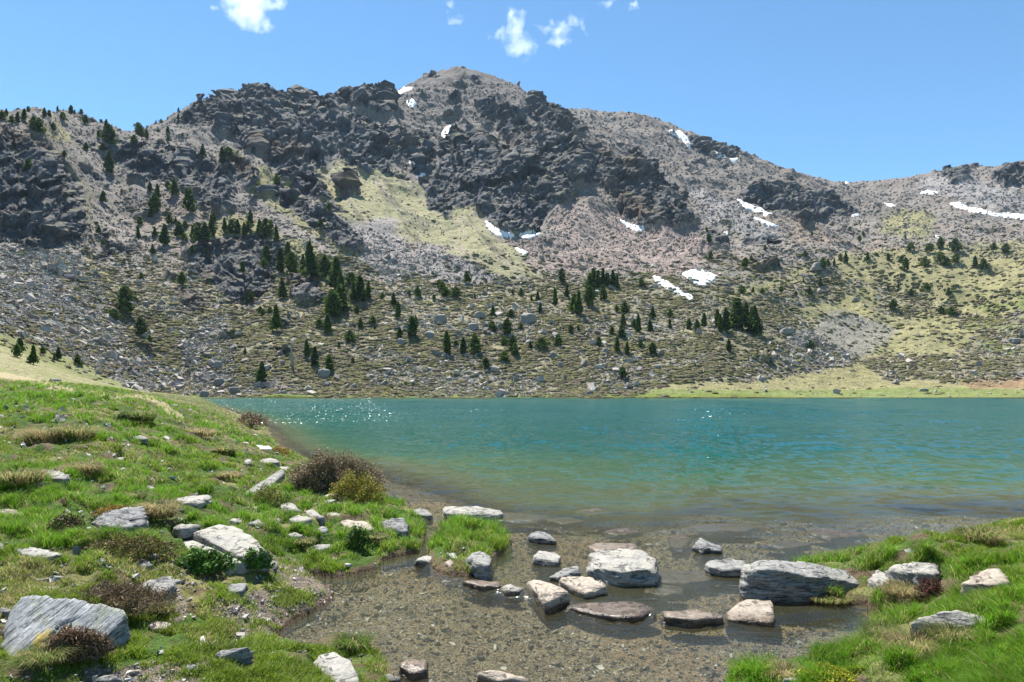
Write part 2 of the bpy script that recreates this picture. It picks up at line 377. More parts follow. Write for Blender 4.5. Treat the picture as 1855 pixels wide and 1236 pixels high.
# ---- the mountain
X, Y = gridxy(YF)
Zf, Df = height(X, Y)
Uf, Vf = px(X, Y, Zf)
CRAG = [
 [(0,228),(50,248),(90,262),(120,290),(145,325),(152,370),(154,420),(120,440),(90,456),(60,457),(20,440),(-100,450),(-100,230)],
 [(195,268),(240,258),(300,260),(350,275),(400,300),(425,340),(428,385),(380,378),(330,345),(300,330),(250,322),(205,290)],
 [(300,215),(340,190),(400,160),(440,156),(465,142),(480,155),(500,165),(540,152),(575,168),(600,168),(605,200),(602,290),(585,308),(560,300),(540,285),(500,295),(470,280),(430,262),(400,230),(350,225)],
 [(480,292),(530,285),(560,300),(590,340),(600,370),(570,362),(540,345),(500,325)],
 [(410,285),(460,290),(470,345),(440,340)],
 [(480,345),(560,362),(620,415),(652,445),(640,460),(600,440),(530,385)],
 [(330,455),(400,430),(470,425),(510,450),(500,520),(450,555),(420,548),(380,510),(340,492)],
 [(310,525),(345,525),(370,555),(340,565)], [(520,505),(580,510),(590,540),(540,545)],
 [(600,160),(640,150),(665,145),(700,150),(716,165),(712,200),(700,212),(650,197),(610,182)],
 [(600,200),(640,215),(680,240),(740,238),(782,243),(792,270),(780,292),(740,288),(730,280),(715,292),(688,290),(685,302),(665,314),(640,300),(615,272)],
 [(745,290),(765,278),(785,295),(775,322),(745,312)],
 [(798,250),(850,246),(890,255),(930,280),(970,300),(1000,318),(1036,345),(1030,362),(1002,375),(985,405),(960,423),(930,424),(900,412),(870,391),(860,376),(820,377),(798,370),(768,342),(763,325),(790,300)],
 [(895,232),(950,226),(1000,240),(1045,250),(1068,290),(1072,328),(1035,332),(1000,312),(960,292),(930,268)],
 [(1070,265),(1130,285),(1180,308),(1212,345),(1235,385),(1240,402),(1200,400),(1160,406),(1120,387),(1100,340),(1075,322)],
 [(955,165),(1015,192),(1055,240),(1000,238),(955,205)], [(860,190),(940,195),(960,225),(880,225)],
 [(610,325),(635,322),(650,350),(620,357)], [(598,340),(612,378),(642,386),(600,386)], [(600,392),(640,410),(656,442),(620,456),(600,440)],
 [(1340,345),(1385,326),(1430,333),(1490,348),(1530,363),(1560,380),(1540,392),(1500,396),(1460,402),(1430,386),(1390,379),(1350,366)],
 [(1250,248),(1280,250),(1336,285),(1310,290),(1268,274)], [(1700,302),(1760,296),(1750,318),(1725,330)], [(1795,320),(1830,300),(1900,295),(1900,320),(1820,338)],
 [(1338,430),(1402,424),(1412,440),(1350,446)], [(1355,474),(1402,470),(1402,487),(1360,482)], [(1284,418),(1317,424),(1312,447),(1288,442)], [(1380,640),(1392,640),(1392,650),(1380,650)],
 [(770,350),(800,372),(820,378),(812,400),(780,380)], [(1210,405),(1270,390),(1265,405),(1220,412)]]
wx = (fbm(X/45, Y/45, Zf/45, o=4, seed=71)-.5); wy = (fbm(X/30, Y/30, Zf/30, o=4, seed=75)-.5)
U2 = Uf+wx*26; V2 = Vf+wy*20
cm = np.zeros(X.shape, bool)
front = (Uf > -150) & (Uf < 2000)
for q in CRAG: cm |= inpoly(q, np.where(front, U2, -9999), V2)
off = ~front & (fbm(X/160, Y/160, o=3, seed=78) > .53) & (Y > 330)
sp = (ridged(X/50, Y/50, Zf/40, o=3, seed=79) > .80) & (Vf < 330) & (Y > 430)         # loose outcrops high up
sp2 = (ridged(X/28, Y/28, Zf/28, o=3, seed=80) > .79) & (Y > 270) & (Vf > 200) & (Uf < 640)
cm = (cm | off | sp | sp2) & (Y < 1500)
def blur(a, k, n=2):
    for _ in range(n):
        for ax in (0, 1):
            p = np.cumsum(np.pad(a, [(k+1, k) if i == ax else (0, 0) for i in (0, 1)], mode='edge'), axis=ax)
            a = (np.take(p, range(2*k+1, p.shape[ax]), ax)-np.take(p, range(0, p.shape[ax]-2*k-1), ax))/(2*k+1)
    return a
ms = blur(cm.astype(np.float32), 2)
def normals(X, Y, Z):
    P = np.stack([X, Y, Z], -1); a = np.gradient(P, axis=1); b = np.gradient(P, axis=0)
    n = np.cross(a, b); n /= np.linalg.norm(n, axis=-1, keepdims=True)+1e-9; return n
Nf = normals(X, Y, Zf)
Nf = Nf*np.array((1, 1, .35)); Nf /= np.linalg.norm(Nf, axis=-1, keepdims=True)   # push outwards more than upwards: steep faces, ledges on top
m = ms > .01
x, y, z = (a[m].astype(np.float32) for a in (X, Y, Zf))
sc = np.clip(y/550, .6, 1.4)
wxx = (fbm(x/30, y/30, z/30, o=3, seed=81)-.5)*24; wyy = (fbm(x/30, y/30, z/30, o=3, seed=82)-.5)*24
h = np.zeros(m.sum(), np.float32); vv = 0; crack_gully_shade = np.zeros(m.sum(), np.float32)
for s_, a_, t_, sd_ in ((60, 4, 7, 1), (24, 2.6, 4.4, 2), (10, 1.2, 2.6, 3), (4.5, .8, 1.7, 4), (2.2, .45, 1.0, 5)):
    v1, e1, p1 = worley((x+wxx+z*.25)/(s_*1.3*sc), (y+wyy)/(s_*sc), (z-x*.3+wyy*.3)/(s_*.6*sc), sd_*10, True)
    h += ((v1-.5)*a_+p1*t_*2.2)*sc
    vv = vv + (v1-.5)*.6
    crack_gully_shade = np.maximum(crack_gully_shade, (1-sm(0, .07, e1))*(.5 if s_ > 9 else .25))
h += (ridged(x/26, y/26, z/12, o=5, seed=90)-.5)*4*sc + 2.0*sc
rb = ridged((x+.35*y+wxx*.8)/(26*sc), (y+z*1.3)/(110*sc), o=4, seed=94); rb2 = ridged((x-.5*z+wyy*.5)/(11*sc), (y+z)/(38*sc), o=3, seed=95)
h += ((rb-.45)*13+(rb2-.45)*5)*sc
crack_gully_shade = np.maximum(crack_gully_shade, (1-sm(.10, .30, rb))*.35)  # shade painted into the gullies between the ribs
D3 = np.zeros(X.shape+(3,), np.float32)
D3[m] = Nf[m]*(h*np.clip(ms[m]*1.15, 0, 1))[:, None]
rgh = (fbm(X/7, Y/7, Zf/7, o=4, seed=92)-.5)*2.2*sm(300, 700, Y) + (ridged(X/24, Y/24, o=4, seed=93)-.5)*3.5*sm(420, 700, Y)*(1-ms)
Pf = np.stack([X, Y, Zf], -1) + D3
Pf[..., 2] += rgh
for _ in range(2):                            # keep the crest on the traced skyline after the rock detail
    pv = HV-F*(Pf[..., 2]-ZC)/Pf[..., 1]; pv = np.where(Y > 380, pv, 9999); kk = pv.argmin(0); mm = pv.min(0)
    dlt = np.interp(US, [p[0] for p in SKY], [p[1] for p in SKY])-mm
    ker = np.exp(-(np.arange(-30, 31)/13.)**2); ker /= ker.sum(); dlt = np.convolve(np.pad(dlt, 30, mode='edge'), ker, 'valid')
    yk = np.convolve(np.pad(np.log(YF[kk]), 30, mode='edge'), ker, 'valid'); wgt = np.exp(-((np.log(Y)-yk[None])/.11)**2)
    Pf[..., 2] -= dlt[None]*Y/F*wgt
Pf[0] = np.stack([X[0], Y[0], Zf[0]], -1)
# colours
def reg(polys, s=1.):
    k = np.zeros(X.shape, bool)
    for q in polys: k |= inpoly(q, Uf+wx*60*s, Vf+wy*44*s)
    return blur(k.astype(np.float32), 3)
n1 = fbm(X/9, Y/9, Zf/9, o=4, seed=101); n2 = fbm(X/2.2, Y/2.2, Zf/2.2, o=3, seed=102); n3 = fbm(X/55, Y/55, Zf/55, o=3, seed=103)
c = np.zeros(X.shape+(3,))+np.array((.215, .19, .165))
c = lerp(c, (.23, .165, .12), sm(.5, .7, n3)*.6)
high = 1-sm(330, 470, Vf)
c = lerp(c, (.155, .14, .125), high*.75)
c = lerp(c, (.115, .105, .10), (1-sm(170, 250, Vf))*sm(700, 760, Uf)*(1-sm(980, 1040, Uf))*.8)
low = sm(470, 545, Vf)*(1-sm(0,1,(Uf-5000)))
c = lerp(c, (.20, .18, .115), low*.85)
c = lerp(c, (.27, .24, .13), low*sm(.5, .62, n1)*.7)
GS = [[(600,285),(640,300),(700,300),(745,318),(790,350),(850,380),(900,425),(985,500),(940,516),(870,480),(800,455),(740,440),(690,420),(640,415),(628,390),(600,350),(585,310)]]
G2 = [[(560,300),(600,330),(640,400),(600,390),(560,340)],[(300,420),(420,400),(520,430),(640,500),(560,480),(430,425)],[(400,262),(440,283),(560,368),(650,450),(650,474),(600,452),(520,398),(440,332)], [(105,262),(150,330),(165,400),(230,460),(190,440),(155,395),(150,340),(100,285)],
      [(30,215),(110,235),(140,262),(60,240)], [(150,450),(260,540),(300,560),(200,520)]]
G3 = [[(1440,600),(1560,560),(1700,575),(1780,600),(1720,650),(1560,650)],[(1500,470),(1640,450),(1855,440),(1855,500),(1700,520),(1540,510)],[(1590,400),(1640,380),(1690,385),(1700,420),(1660,430),(1590,425)], [(1440,560),(1560,520),(1600,525),(1560,575),(1470,585)], [(1600,515),(1855,470),(1900,560),(1780,580),(1700,540)],
      [(1300,545),(1460,480),(1470,495),(1320,560)]]
stk = fbm((Uf-.8*Vf)/9, (Uf*.8+Vf)/90, o=3, seed=110); c = lerp(c, (.255, .24, .135), reg(GS, 1.3)*sm(.22, .4, n1*.4+n3*.3+stk*.35))
c = lerp(c, (.25, .215, .17), reg(GS, 1.3)*sm(.56, .66, stk)*.6)
c = lerp(c, (.13, .115, .07), reg(GS, 1.3)*sm(.60, .68, fbm((Uf-.8*Vf)/14, (Uf*.8+Vf)/60, o=4, seed=111))*.8); c = lerp(c, (.215, .20, .085), reg(G2)*.9); c = lerp(c, (.23, .215, .10), reg(G3)*.85)
ST = [[(640,400),(720,405),(770,500),(700,505),(655,470)], [(755,440),(850,475),(930,515),(820,520),(760,500)]]
PK = [[(900,400),(985,430),(1030,370),(1130,395),(1265,400),(1290,440),(1240,520),(1190,490),(1100,500),(1000,495),(930,450)]]
SL = [[(-100,455),(150,465),(200,520),(230,620),(350,705),(260,712),(150,680),(60,610),(-100,600)], [(300,590),(400,560),(440,640),(420,700),(350,705)], [(1400,640),(1520,560),(1640,600),(1500,690)]]
c = lerp(c, (.25, .225, .215), reg(ST)*.9); c = lerp(c, (.265, .21, .185), reg(PK)*.85); c = lerp(c, (.22, .205, .185), reg(SL)*.75)
GR = [[(1240,335),(1300,350),(1380,395),(1430,420),(1400,430),(1280,400)], [(1640,330),(1700,315),(1855,340),(1855,390),(1740,370)]]
c = lerp(c, (.24, .23, .225), reg(GR)*.85)
TURF = [[(-200,575),(0,600),(60,622),(140,652),(200,684),(250,706),(345,724),(300,760),(-200,760)]]
MD = [[(1150,722),(1200,700),(1400,688),(1560,655),(1600,690),(2000,690),(2000,735),(1150,735)], [(1780,540),(1900,520),(1900,690),(1790,660),(1750,600)]]
c = lerp(c, (.23, .21, .10), reg([MD[0]], .4)*.95); gsh = (Vf > 704+ wx*14) & (Y < 300)
c = lerp(c, (.14, .18, .05), (reg([MD[0]], .4)*gsh+ reg([MD[1]])*sm(.5, .6, n1))*.8)
c = lerp(c, (.24, .16, .09), reg([[(1730,690),(1800,680),(1900,676),(1900,706),(1760,706)]], .3)*.9)
c = lerp(c, (.17, .18, .07), reg(TURF, .35)*.95)
shl = (Zf < 1.6) & (Df < 7+wx*8) & (Y < 262) & (Uf > 345); c[shl] = np.array((.13, .16, .035))
c[(Zf < .5) & (Df < 1.3) & (Y < 262) & (Uf > 345)] = (.06, .045, .025)
st = np.zeros(X.shape); st[m] = vv
rockc = np.array((.090, .095, .107))*(1+.30*st[..., None]); rockc = lerp(rockc, (.17, .155, .13), sm(.56, .72, n1)*.55)
rockc = lerp(rockc, (.17, .11, .07), sm(.6, .75, n3)*.5*(1-sm(700, 900, Y)))
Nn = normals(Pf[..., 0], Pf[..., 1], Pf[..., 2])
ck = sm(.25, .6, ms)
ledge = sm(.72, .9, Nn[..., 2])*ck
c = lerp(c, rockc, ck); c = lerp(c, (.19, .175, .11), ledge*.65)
cr = np.zeros(X.shape); cr[m] = crack_gully_shade; c *= (1-.55*cr*ck)[..., None]
c *= (.72+.56*n2)[..., None]
fine = _h((Uf*1).astype(np.int64), (np.log(Y)*700).astype(np.int64), np.zeros(X.shape, np.int64), 9)
c *= 1.03
c *= (.84+.32*fine)[..., None]
b = NB('hillside_material'); co = b.coord()
n_ = b.noise(co, .9, 6, .75); nb = b.noise(co, .28, 5, .7)
cc = b.mix(1., b.attr('Col'), b.ramp(n_, [(.3, .68), (.7, 1.3)]), 'MULTIPLY')
b.bsdf(cc, .95, b.bump(n_, .7, .8, b.bump(nb, 2.5, .6)), .15)
MH = b.m
CF = c
hill = mesh_np('hillside', Pf.reshape(-1, 3), gridfaces(len(YF), len(US)), MH, c.reshape(-1, 3))
tag(hill, kind='structure')

# ------------------------------------------------------------------ water
vw = np.concatenate([np.linspace(719.7, 760, 75)[:-1], np.linspace(760, 960, 280)[:-1], np.linspace(960, 1330, 300), [1400, 1550]])
yw = (ZC*F/(vw-HV))[::-1]
uw = np.concatenate([np.linspace(-7000, -100, 20)[:-1], np.linspace(-100, 1955, 1200), np.linspace(1955, 9000, 20)[1:]])
Yw = np.repeat(yw[:, None], len(uw), 1); Xw = (uw[None]-CU)/F*Yw
Ul_ = np.repeat(uw[None], len(yw), 0)
ww = weir_side(np.repeat(uw[None], len(yw), 0), HV+F*ZC/Yw)
Zw = POOLZ*(1-sm(-9, 5, ww))*(Yw < 13)
calm = .35+.65*sm(.38, .6, fbm(Xw/14, Yw/26, o=3, seed=205))
wav = 0
for lam, amp, y0, y1, y2, y3, sd_ in ((.22, .018, 3, 4, 16, 26, 1), (.55, .055, 8, 13, 30, 60, 2), (1.4, .12, 16, 28, 70, 120, 3), (3.6, .30, 45, 75, 180, 400, 4), (8., .6, 110, 170, 900, 999, 5)):
    wgt = sm(y0, y1, Yw)*(1-sm(y2, y3, Yw)); rw = (wgt.max(1) > 0)
    n_ = np.zeros(Yw.shape); X_, Y_ = Xw[rw], Yw[rw]
    n_[rw] = fbm(X_/(lam*2.6)+Y_*.12/lam, Y_/lam-X_*.06/lam, o=2, seed=210+sd_)-.5
    wav = wav+wgt*amp*n_*2
deepw = sm(7.6, 11.5, Yw)
Zw = Zw+wav*calm*(.14+.86*deepw)
chop = np.exp(-((ww+5)/9)**2)*(Yw < 13)*sm(.30, .55, fbm(Xw*1.3, Yw*1.3, o=2, seed=7))*(Ul_ > 760)*(Ul_ < 1420)
Zw = Zw + chop*(fbm(Xw*14, Yw*14, o=2, seed=203)-.5)*.035
Ul = CU+F*Xw/Yw
bedz, _d = height(Xw, Yw)
depth = np.where(Yw > 225, 3., np.maximum(Zw-bedz, 0))
b = NB('water_material'); co = b.coord()
dep = b.attr('depth', 'Fac'); chp = b.attr('chop', 'Fac')
wv = b.mapping(co, (.55, 1.5, 1)); 
w1 = b.noise(wv, 1.15, 3, .55, .4); w2 = b.noise(b.mapping(co, (1.2, 3.2, 1), (0, 0, R(14))), 4.5, 3, .6); w3 = b.noise(b.mapping(co, (.05, .16, 1)), 1., 3)
wf = b.noise(b.mapping(co, (.45, .8, 1)), 11., 2, .6)
gust = b.noise(b.mapping(co, (.012, .05, 1)), 1., 3)
near = b.attr('near', 'Fac')
st = b.math('MULTIPLY_ADD', near, -.82, 1.)
nrm = b.bump(w2, .03, b.math('MULTIPLY_ADD', near, .25, .1)); nrm = b.bump(wf, .010, b.math('MULTIPLY_ADD', near, .4, .1), nrm)
rn = b.n('ShaderNodeTexNoise'); b.l(b.mapping(co, (1, .55, 1)), rn.inputs['Vector']); rn.inputs['Scale'].default_value = 3.2; rn.inputs['Detail'].default_value = 3
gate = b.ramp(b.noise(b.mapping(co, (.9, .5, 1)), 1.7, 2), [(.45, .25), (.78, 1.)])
gate = b.math('MULTIPLY_ADD', b.attr('glint_streak', 'Fac'), 1.6, gate)  # steeper ripples added along a sight line to make a pale glint
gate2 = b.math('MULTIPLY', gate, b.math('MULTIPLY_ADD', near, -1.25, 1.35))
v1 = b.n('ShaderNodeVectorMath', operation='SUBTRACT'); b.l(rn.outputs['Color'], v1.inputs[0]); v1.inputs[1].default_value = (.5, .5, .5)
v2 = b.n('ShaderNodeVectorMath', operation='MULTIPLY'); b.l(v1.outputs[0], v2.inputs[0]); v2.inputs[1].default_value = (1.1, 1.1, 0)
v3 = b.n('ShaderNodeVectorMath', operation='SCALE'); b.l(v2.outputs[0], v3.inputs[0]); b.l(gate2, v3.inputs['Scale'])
ruf = b.attr('sparkle_area', 'Fac')
vo = b.n('ShaderNodeTexVoronoi'); b.l(b.mapping(co, (1, .45, 1)), vo.inputs['Vector']); vo.inputs['Scale'].default_value = 12.
vsep = b.n('ShaderNodeSeparateColor'); b.l(vo.outputs['Color'], vsep.inputs[0])
hit = b.math('MULTIPLY', b.math('GREATER_THAN', vsep.outputs[2], .84), ruf)  # facets tilted towards the sun, added to put sparkles on the water
sx_ = b.math('MULTIPLY', b.math('SUBTRACT', vsep.outputs[0], .62), 1.9); sy_ = b.math('MULTIPLY', b.math('SUBTRACT', vsep.outputs[1], 1.35), .7)
cxyz = b.n('ShaderNodeCombineXYZ'); b.l(b.math('MULTIPLY', sx_, hit), cxyz.inputs[0]); b.l(b.math('MULTIPLY', sy_, hit), cxyz.inputs[1])
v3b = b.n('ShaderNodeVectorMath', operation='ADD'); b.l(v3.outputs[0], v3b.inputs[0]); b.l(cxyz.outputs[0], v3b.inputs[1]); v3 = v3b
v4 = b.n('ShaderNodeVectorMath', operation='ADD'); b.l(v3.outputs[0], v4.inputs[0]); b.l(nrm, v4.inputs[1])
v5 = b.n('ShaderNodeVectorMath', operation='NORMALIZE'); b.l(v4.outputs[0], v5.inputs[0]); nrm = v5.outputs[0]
fr = b.n('ShaderNodeFresnel'); fr.inputs[0].default_value = 1.33; b.l(nrm, fr.inputs[1])
frc = b.math('MINIMUM', fr.outputs[0], .36)
gl = b.n('ShaderNodeBsdfGlossy'); b.l(b.math('MULTIPLY_ADD', hit, .12, .13), gl.inputs['Roughness']); b.l(nrm, gl.inputs['Normal']); gl.inputs['Color'].default_value = (.92, .97, 1, 1)
df = b.n('ShaderNodeBsdfDiffuse')
dcol = b.ramp(b.math('MULTIPLY', dep, .25), [(0., (.15, .12, .06)), (.11, (.095, .105, .042)), (.30, (.040, .088, .036)), (.6, (.010, .074, .055)), (1., (.005, .070, .066))])
dcol = b.mix(b.math('MULTIPLY', gust, .5), dcol, (.001, .035, .035), 'MIX')
b.put(df.inputs[0], dcol)
tr = b.n('ShaderNodeBsdfTransparent'); tcol = b.ramp(b.math('MULTIPLY', dep, .5), [(0., (.95, .96, .93)), (.25, (.85, .9, .82)), (1., (.6, .8, .7))]); b.put(tr.inputs[0], tcol)
body = b.n('ShaderNodeMixShader'); b.put(body.inputs[0], b.ramp(b.math('MULTIPLY', dep, .4), [(0, 0.), (.06, .18), (.2, .75), (.42, 1.)])); b.l(tr.outputs[0], body.inputs[1]); b.l(df.outputs[0], body.inputs[2])
ms_ = b.n('ShaderNodeMixShader'); b.l(frc, ms_.inputs[0]); b.l(body.outputs[0], ms_.inputs[1]); b.l(gl.outputs[0], ms_.inputs[2]); b.l(ms_.outputs[0], b.out.inputs[0])
MW = b.m
water = mesh_np('lake_water', np.stack([Xw, Yw, Zw], -1).reshape(-1, 3), gridfaces(len(yw), len(uw)), MW, None, True, dict(depth=depth, chop=chop, sparkle_area=sm(35, 60, Yw)*(.35+.88*sm(-1, -8, Xw+.22*Yw-6)*1.), glint_streak=np.exp(-((Xw-.285*Yw+.8*(fbm(Xw, Yw/4, o=2, seed=8)-.5)*4)/(.045*Yw+.25))**2)*sm(11, 15, Yw)*(1-sm(60, 160, Yw)), near=(1-sm(8.5, 16, Yw))))
tag(water, kind='structure')

# ------------------------------------------------------------------ looking up places on the ground
PU, PV = px(Pf[..., 0], Pf[..., 1], Pf[..., 2])
CELL = 2.5
BW, BH = int(2060/CELL), int(660/CELL)
zb = np.full(BW*BH, -1, np.int64)
bi = ((PU+100)/CELL).astype(int); bj = ((PV-90)/CELL).astype(int)
ok = (bi >= 0) & (bi < BW) & (bj >= 0) & (bj < BH)
fl = np.flatnonzero(ok.ravel())[::-1]       # far rows first: nearer rows overwrite
zb[(bj.ravel()[fl]*BW+bi.ravel()[fl])] = fl
# a vertex is in view when nothing below it in its column rises above it on screen
runmin = np.minimum.accumulate(PV, axis=0)
VIS = (PV <= runmin+1.0)
Pflat = Pf.reshape(-1, 3); Nn = normals(Pf[..., 0], Pf[..., 1], Pf[..., 2]); Nflat = Nn.reshape(-1, 3)
def far_at(u, v):
    i = int((u+100)/CELL); j = int((v-90)/CELL)
    for r in range(0, 9):
        best = -1
        for jj in range(j-r, j+r+1):
            for ii in range(i-r, i+r+1):
                if 0 <= ii < BW and 0 <= jj < BH:
                    k = zb[jj*BW+ii]
                    if k >= 0 and (best < 0 or k < best): best = k
        if best >= 0: return best
    return -1
def ground_at(u, v, h=0.):
    y = (ZC-.3)*F/(v-HV)
    for _ in range(25):
        x = (u-CU)*y/F; g = float(height(np.array([x]), np.array([y]))[0][0])
        y2 = (ZC-max(g, -.05)-h)*F/(v-HV); y = y*.5+max(y2, 2.0)*.5
    x = (u-CU)*y/F
    return x, y, max(float(height(np.array([x]), np.array([y]))[0][0]), -.3)

# ------------------------------------------------------------------ snow patches
b = NB('snow_material'); co = b.coord()
b.bsdf(b.mix(b.noise(co, .3, 4), (.60, .60, .60), (.78, .79, .80)), .6, b.bump(b.noise(co, .6, 4), .5, .3), .3); MSN = b.m
SNOW = [
 ([(710,162),(735,156),(758,151),(746,161),(722,168)], 'thin slanting snow patch left of the summit, just under the skyline'),
 ([(737,186),(747,179),(755,187),(749,195),(741,193)], 'small snow patch below the slanting one left of the summit'),
 ([(798,243),(806,230),(817,225),(813,238),(810,248),(800,251)], 'narrow upright snow patch in the gully above the main dark cliff'),
 ([(738,292),(748,286),(743,298)], 'tiny snow patch between crags at the top of the grassy slope'),
 ([(756,320),(770,313),(767,326)], 'small snow patch at the left foot of the main dark cliff'),
 ([(878,400),(890,407),(912,420),(932,424),(928,431),(900,425),(884,413)], 'curved snow strip under the bottom left edge of the main dark cliff'),
 ([(938,427),(970,419),(978,421),(960,433),(945,431)], 'short snow strip under the lowest point of the main dark cliff'),
 ([(935,451),(958,459),(952,465),(938,457)], 'small snow patch on pink scree below the main dark cliff'),
 ([(1119,399),(1140,407),(1168,411),(1161,417),(1138,415)], 'snow strip under the right hand cliff above the pink scree'),
 ([(1182,498),(1200,504),(1225,519),(1258,539),(1252,545),(1215,526),(1190,513)], 'long slanting snow strip in the gully at the foot of the pink scree'),
 ([(1238,498),(1250,488),(1272,486),(1300,502),(1276,521),(1260,515)], 'largest white snow patch, lying above the centre right of the lake'),
 ([(1212,236),(1235,239),(1248,250),(1253,271),(1245,264),(1237,251),(1222,245)], 'angular snow patch high on the right hand ridge, leftmost there'),
 ([(1286,264),(1295,273),(1311,277),(1314,289),(1300,283),(1287,273)], 'snow patch between dark outcrops high on the right hand ridge'),
 ([(1318,287),(1334,289),(1326,294)], 'tiny snow patch, lowest of those high on the right hand ridge'),
 ([(1330,351),(1345,367),(1370,377),(1390,379),(1420,377),(1413,384),(1397,387),(1388,392),(1371,385),(1345,374)], 'crooked snow patch under the dark outcrop right of centre'),
 ([(1365,392),(1385,398),(1412,408),(1400,410),(1380,404)], 'thin snow line on scree below the crooked snow patch'),
 ([(1542,390),(1558,383),(1556,390),(1545,393)], 'small snow patch at the right tip of the dark outcrop'),
 ([(1516,328),(1538,330),(1530,334)], 'tiny snow patch on the pass at the skyline'),
 ([(1602,365),(1630,370),(1620,374)], 'small snow patch just above the green saddle'),
 ([(1661,348),(1680,344),(1700,349),(1685,352)], 'thin snow patch right of the pass under the skyline'),
 ([(1716,366),(1735,366),(1760,376),(1800,385),(1890,393),(1890,399),(1810,392),(1760,384),(1735,375)], 'longest snow strip, running to the right edge of the photo'),
 ([(1694,425),(1711,427),(1702,431)], 'tiny snow patch at the lower right of the green saddle'),
 ([(1311,417),(1321,423),(1317,432)], 'tiny snow patch beside the small outcrop above the largest snow patch')]
for q, lab in SNOW:
    k = inpoly(q, PU+wx*14, PV+wy*10) & VIS
    if k.sum() < 4: print('SNOW EMPTY', lab); continue
    iy, ix = np.nonzero(k)
    y0 = np.median(Pf[iy, ix, 1]); k &= np.abs(Pf[..., 1]-y0) < .22*y0
    iy, ix = np.nonzero(k); r0, r1, c0, c1 = max(iy.min()-3, 0), iy.max()+4, max(ix.min()-3, 0), ix.max()+4
    kk = k[r0:r1, c0:c1]
    kk = blur(kk.astype(np.float32), 1, 1) > .2
    lab_ = np.where(kk, np.arange(kk.size).reshape(kk.shape)+1, 0)
    for _ in range(300):
        n_ = lab_.copy()
        n_[1:] = np.maximum(n_[1:], lab_[:-1]); n_[:-1] = np.maximum(n_[:-1], lab_[1:]); n_[:, 1:] = np.maximum(n_[:, 1:], lab_[:, :-1]); n_[:, :-1] = np.maximum(n_[:, :-1], lab_[:, 1:])
        n_ = np.where(kk, n_, 0)
        if (n_ == lab_).all(): break
        lab_ = n_
    ids, cnt = np.unique(lab_[kk], return_counts=True); kk = lab_ == ids[cnt.argmax()]
    f_ = blur(kk.astype(np.float32), 2, 1)
    sub = Pf[r0:r1, c0:c1].copy()
    for a in range(3): sub[..., a] = blur(sub[..., a], 1, 1)
    base = Pf[r0:r1, c0:c1]
    up = np.maximum(base[..., 2]-sub[..., 2], 0)
    sub[..., 2] += np.where(kk, 0.8*f_**2-.3+up*.7, -1.6); sub[..., 1] -= np.where(kk, .4, 0)
    keepv = blur(kk.astype(np.float32), 1, 1) > 0
    fk = keepv[:-1, :-1] & keepv[1:, :-1] & keepv[:-1, 1:] & keepv[1:, 1:]
    fc = gridfaces(sub.shape[0], sub.shape[1], fk)
    uq, inv = np.unique(fc, return_inverse=True)
    o = mesh_np('snow_patch', sub.reshape(-1, 3)[uq], inv.reshape(fc.shape), MSN)
    tag(o, lab, 'snow patch', 'snow patches left on the mountain')

# ------------------------------------------------------------------ scree and scrub on the slopes (countless)
cellA = np.zeros(PU.shape); cellA[:-1, :-1] = np.clip(PV[:-1, :-1]-PV[1:, :-1], 0, 4)*np.clip(PU[:-1, 1:]-PU[:-1, :-1], 0, 6)
cellA *= VIS & (PU > -250) & (PU < 2100) & (PV > 150)
clump = fbm(X/22, Y/22, Zf/22, o=3, seed=301); clump2 = fbm(X/7, Y/7, Zf/7, o=2, seed=302)
regSL = reg(SL); regPK = reg(PK); regST = reg(ST); regGS = reg(GS); regG3 = reg(G3); regMD = reg([MD[0]], .4); regGR = reg(GR); regTF = reg(TURF, .35)
land = ((Df > 1.5) | (Y > 262)) & (Y > 152)
def pick(w_, n):
    w_ = (w_*land).ravel(); cs = np.cumsum(w_); r = rng.random(n)*cs[-1]
    k = np.searchsorted(cs, r); k = np.minimum(k, w_.size-len(US)-2)
    a = rng.random(n)[:, None]; b_ = rng.random(n)[:, None]
    nc = len(US)
    p = (Pflat[k]*(1-a)+Pflat[k+1]*a)*(1-b_)+(Pflat[k+nc]*(1-a)+Pflat[k+nc+1]*a)*b_
    return k, p
def rotmats(n, tilt=1.):
    a = rng.normal(size=(n, 4)); a[:, 1:3] *= tilt; a /= np.linalg.norm(a, axis=1)[:, None]
    w_, x, y, z = a.T
    return np.stack([1-2*(y*y+z*z), 2*(x*y-z*w_), 2*(x*z+y*w_), 2*(x*y+z*w_), 1-2*(x*x+z*z), 2*(y*z-x*w_), 2*(x*z-y*w_), 2*(y*z+x*w_), 1-2*(x*x+y*y)], -1).reshape(n, 3, 3)
lowm = sm(440, 500, PV)
wr = (1-.9*ms)*cellA*(.08+lowm*(.22+.9*sm(.52, .62, clump)) + 1.9*regSL + .9*regST + .6*regPK+.5*regGR)*(1-.92*regMD)*(1-.96*regTF)*(1-.85*regGS)*(1-.88*regG3)
NR = 95000
k, p = pick(wr, NR)
size = (.24+.19*rng.pareto(2.5, NR)).clip(.24, 2.2)*(1+.0012*(p[:, 1]-250))
size *= np.where(p[:, 1] > 450, .8, 1)
cube = np.array([(sx, sy, sz) for sz in (-1, 1) for sy in (-1, 1) for sx in (-1, 1)], float)
cf = np.array([(0,2,3,1),(4,5,7,6),(0,1,5,4),(2,6,7,3),(0,4,6,2),(1,3,7,5)])
v = cube[None]*(1+rng.normal(0, .22, (NR, 8, 3)))*np.stack([.5+.3*rng.random(NR), .4+.25*rng.random(NR), .16+.26*rng.random(NR)], -1)[:, None]
v = np.einsum('nij,nkj->nki', rotmats(NR, .55), v)*size[:, None, None]
v += p[:, None]+np.array((0, 0, 1))*size[:, None, None]*.12
base_c = np.array((.29, .265, .235))
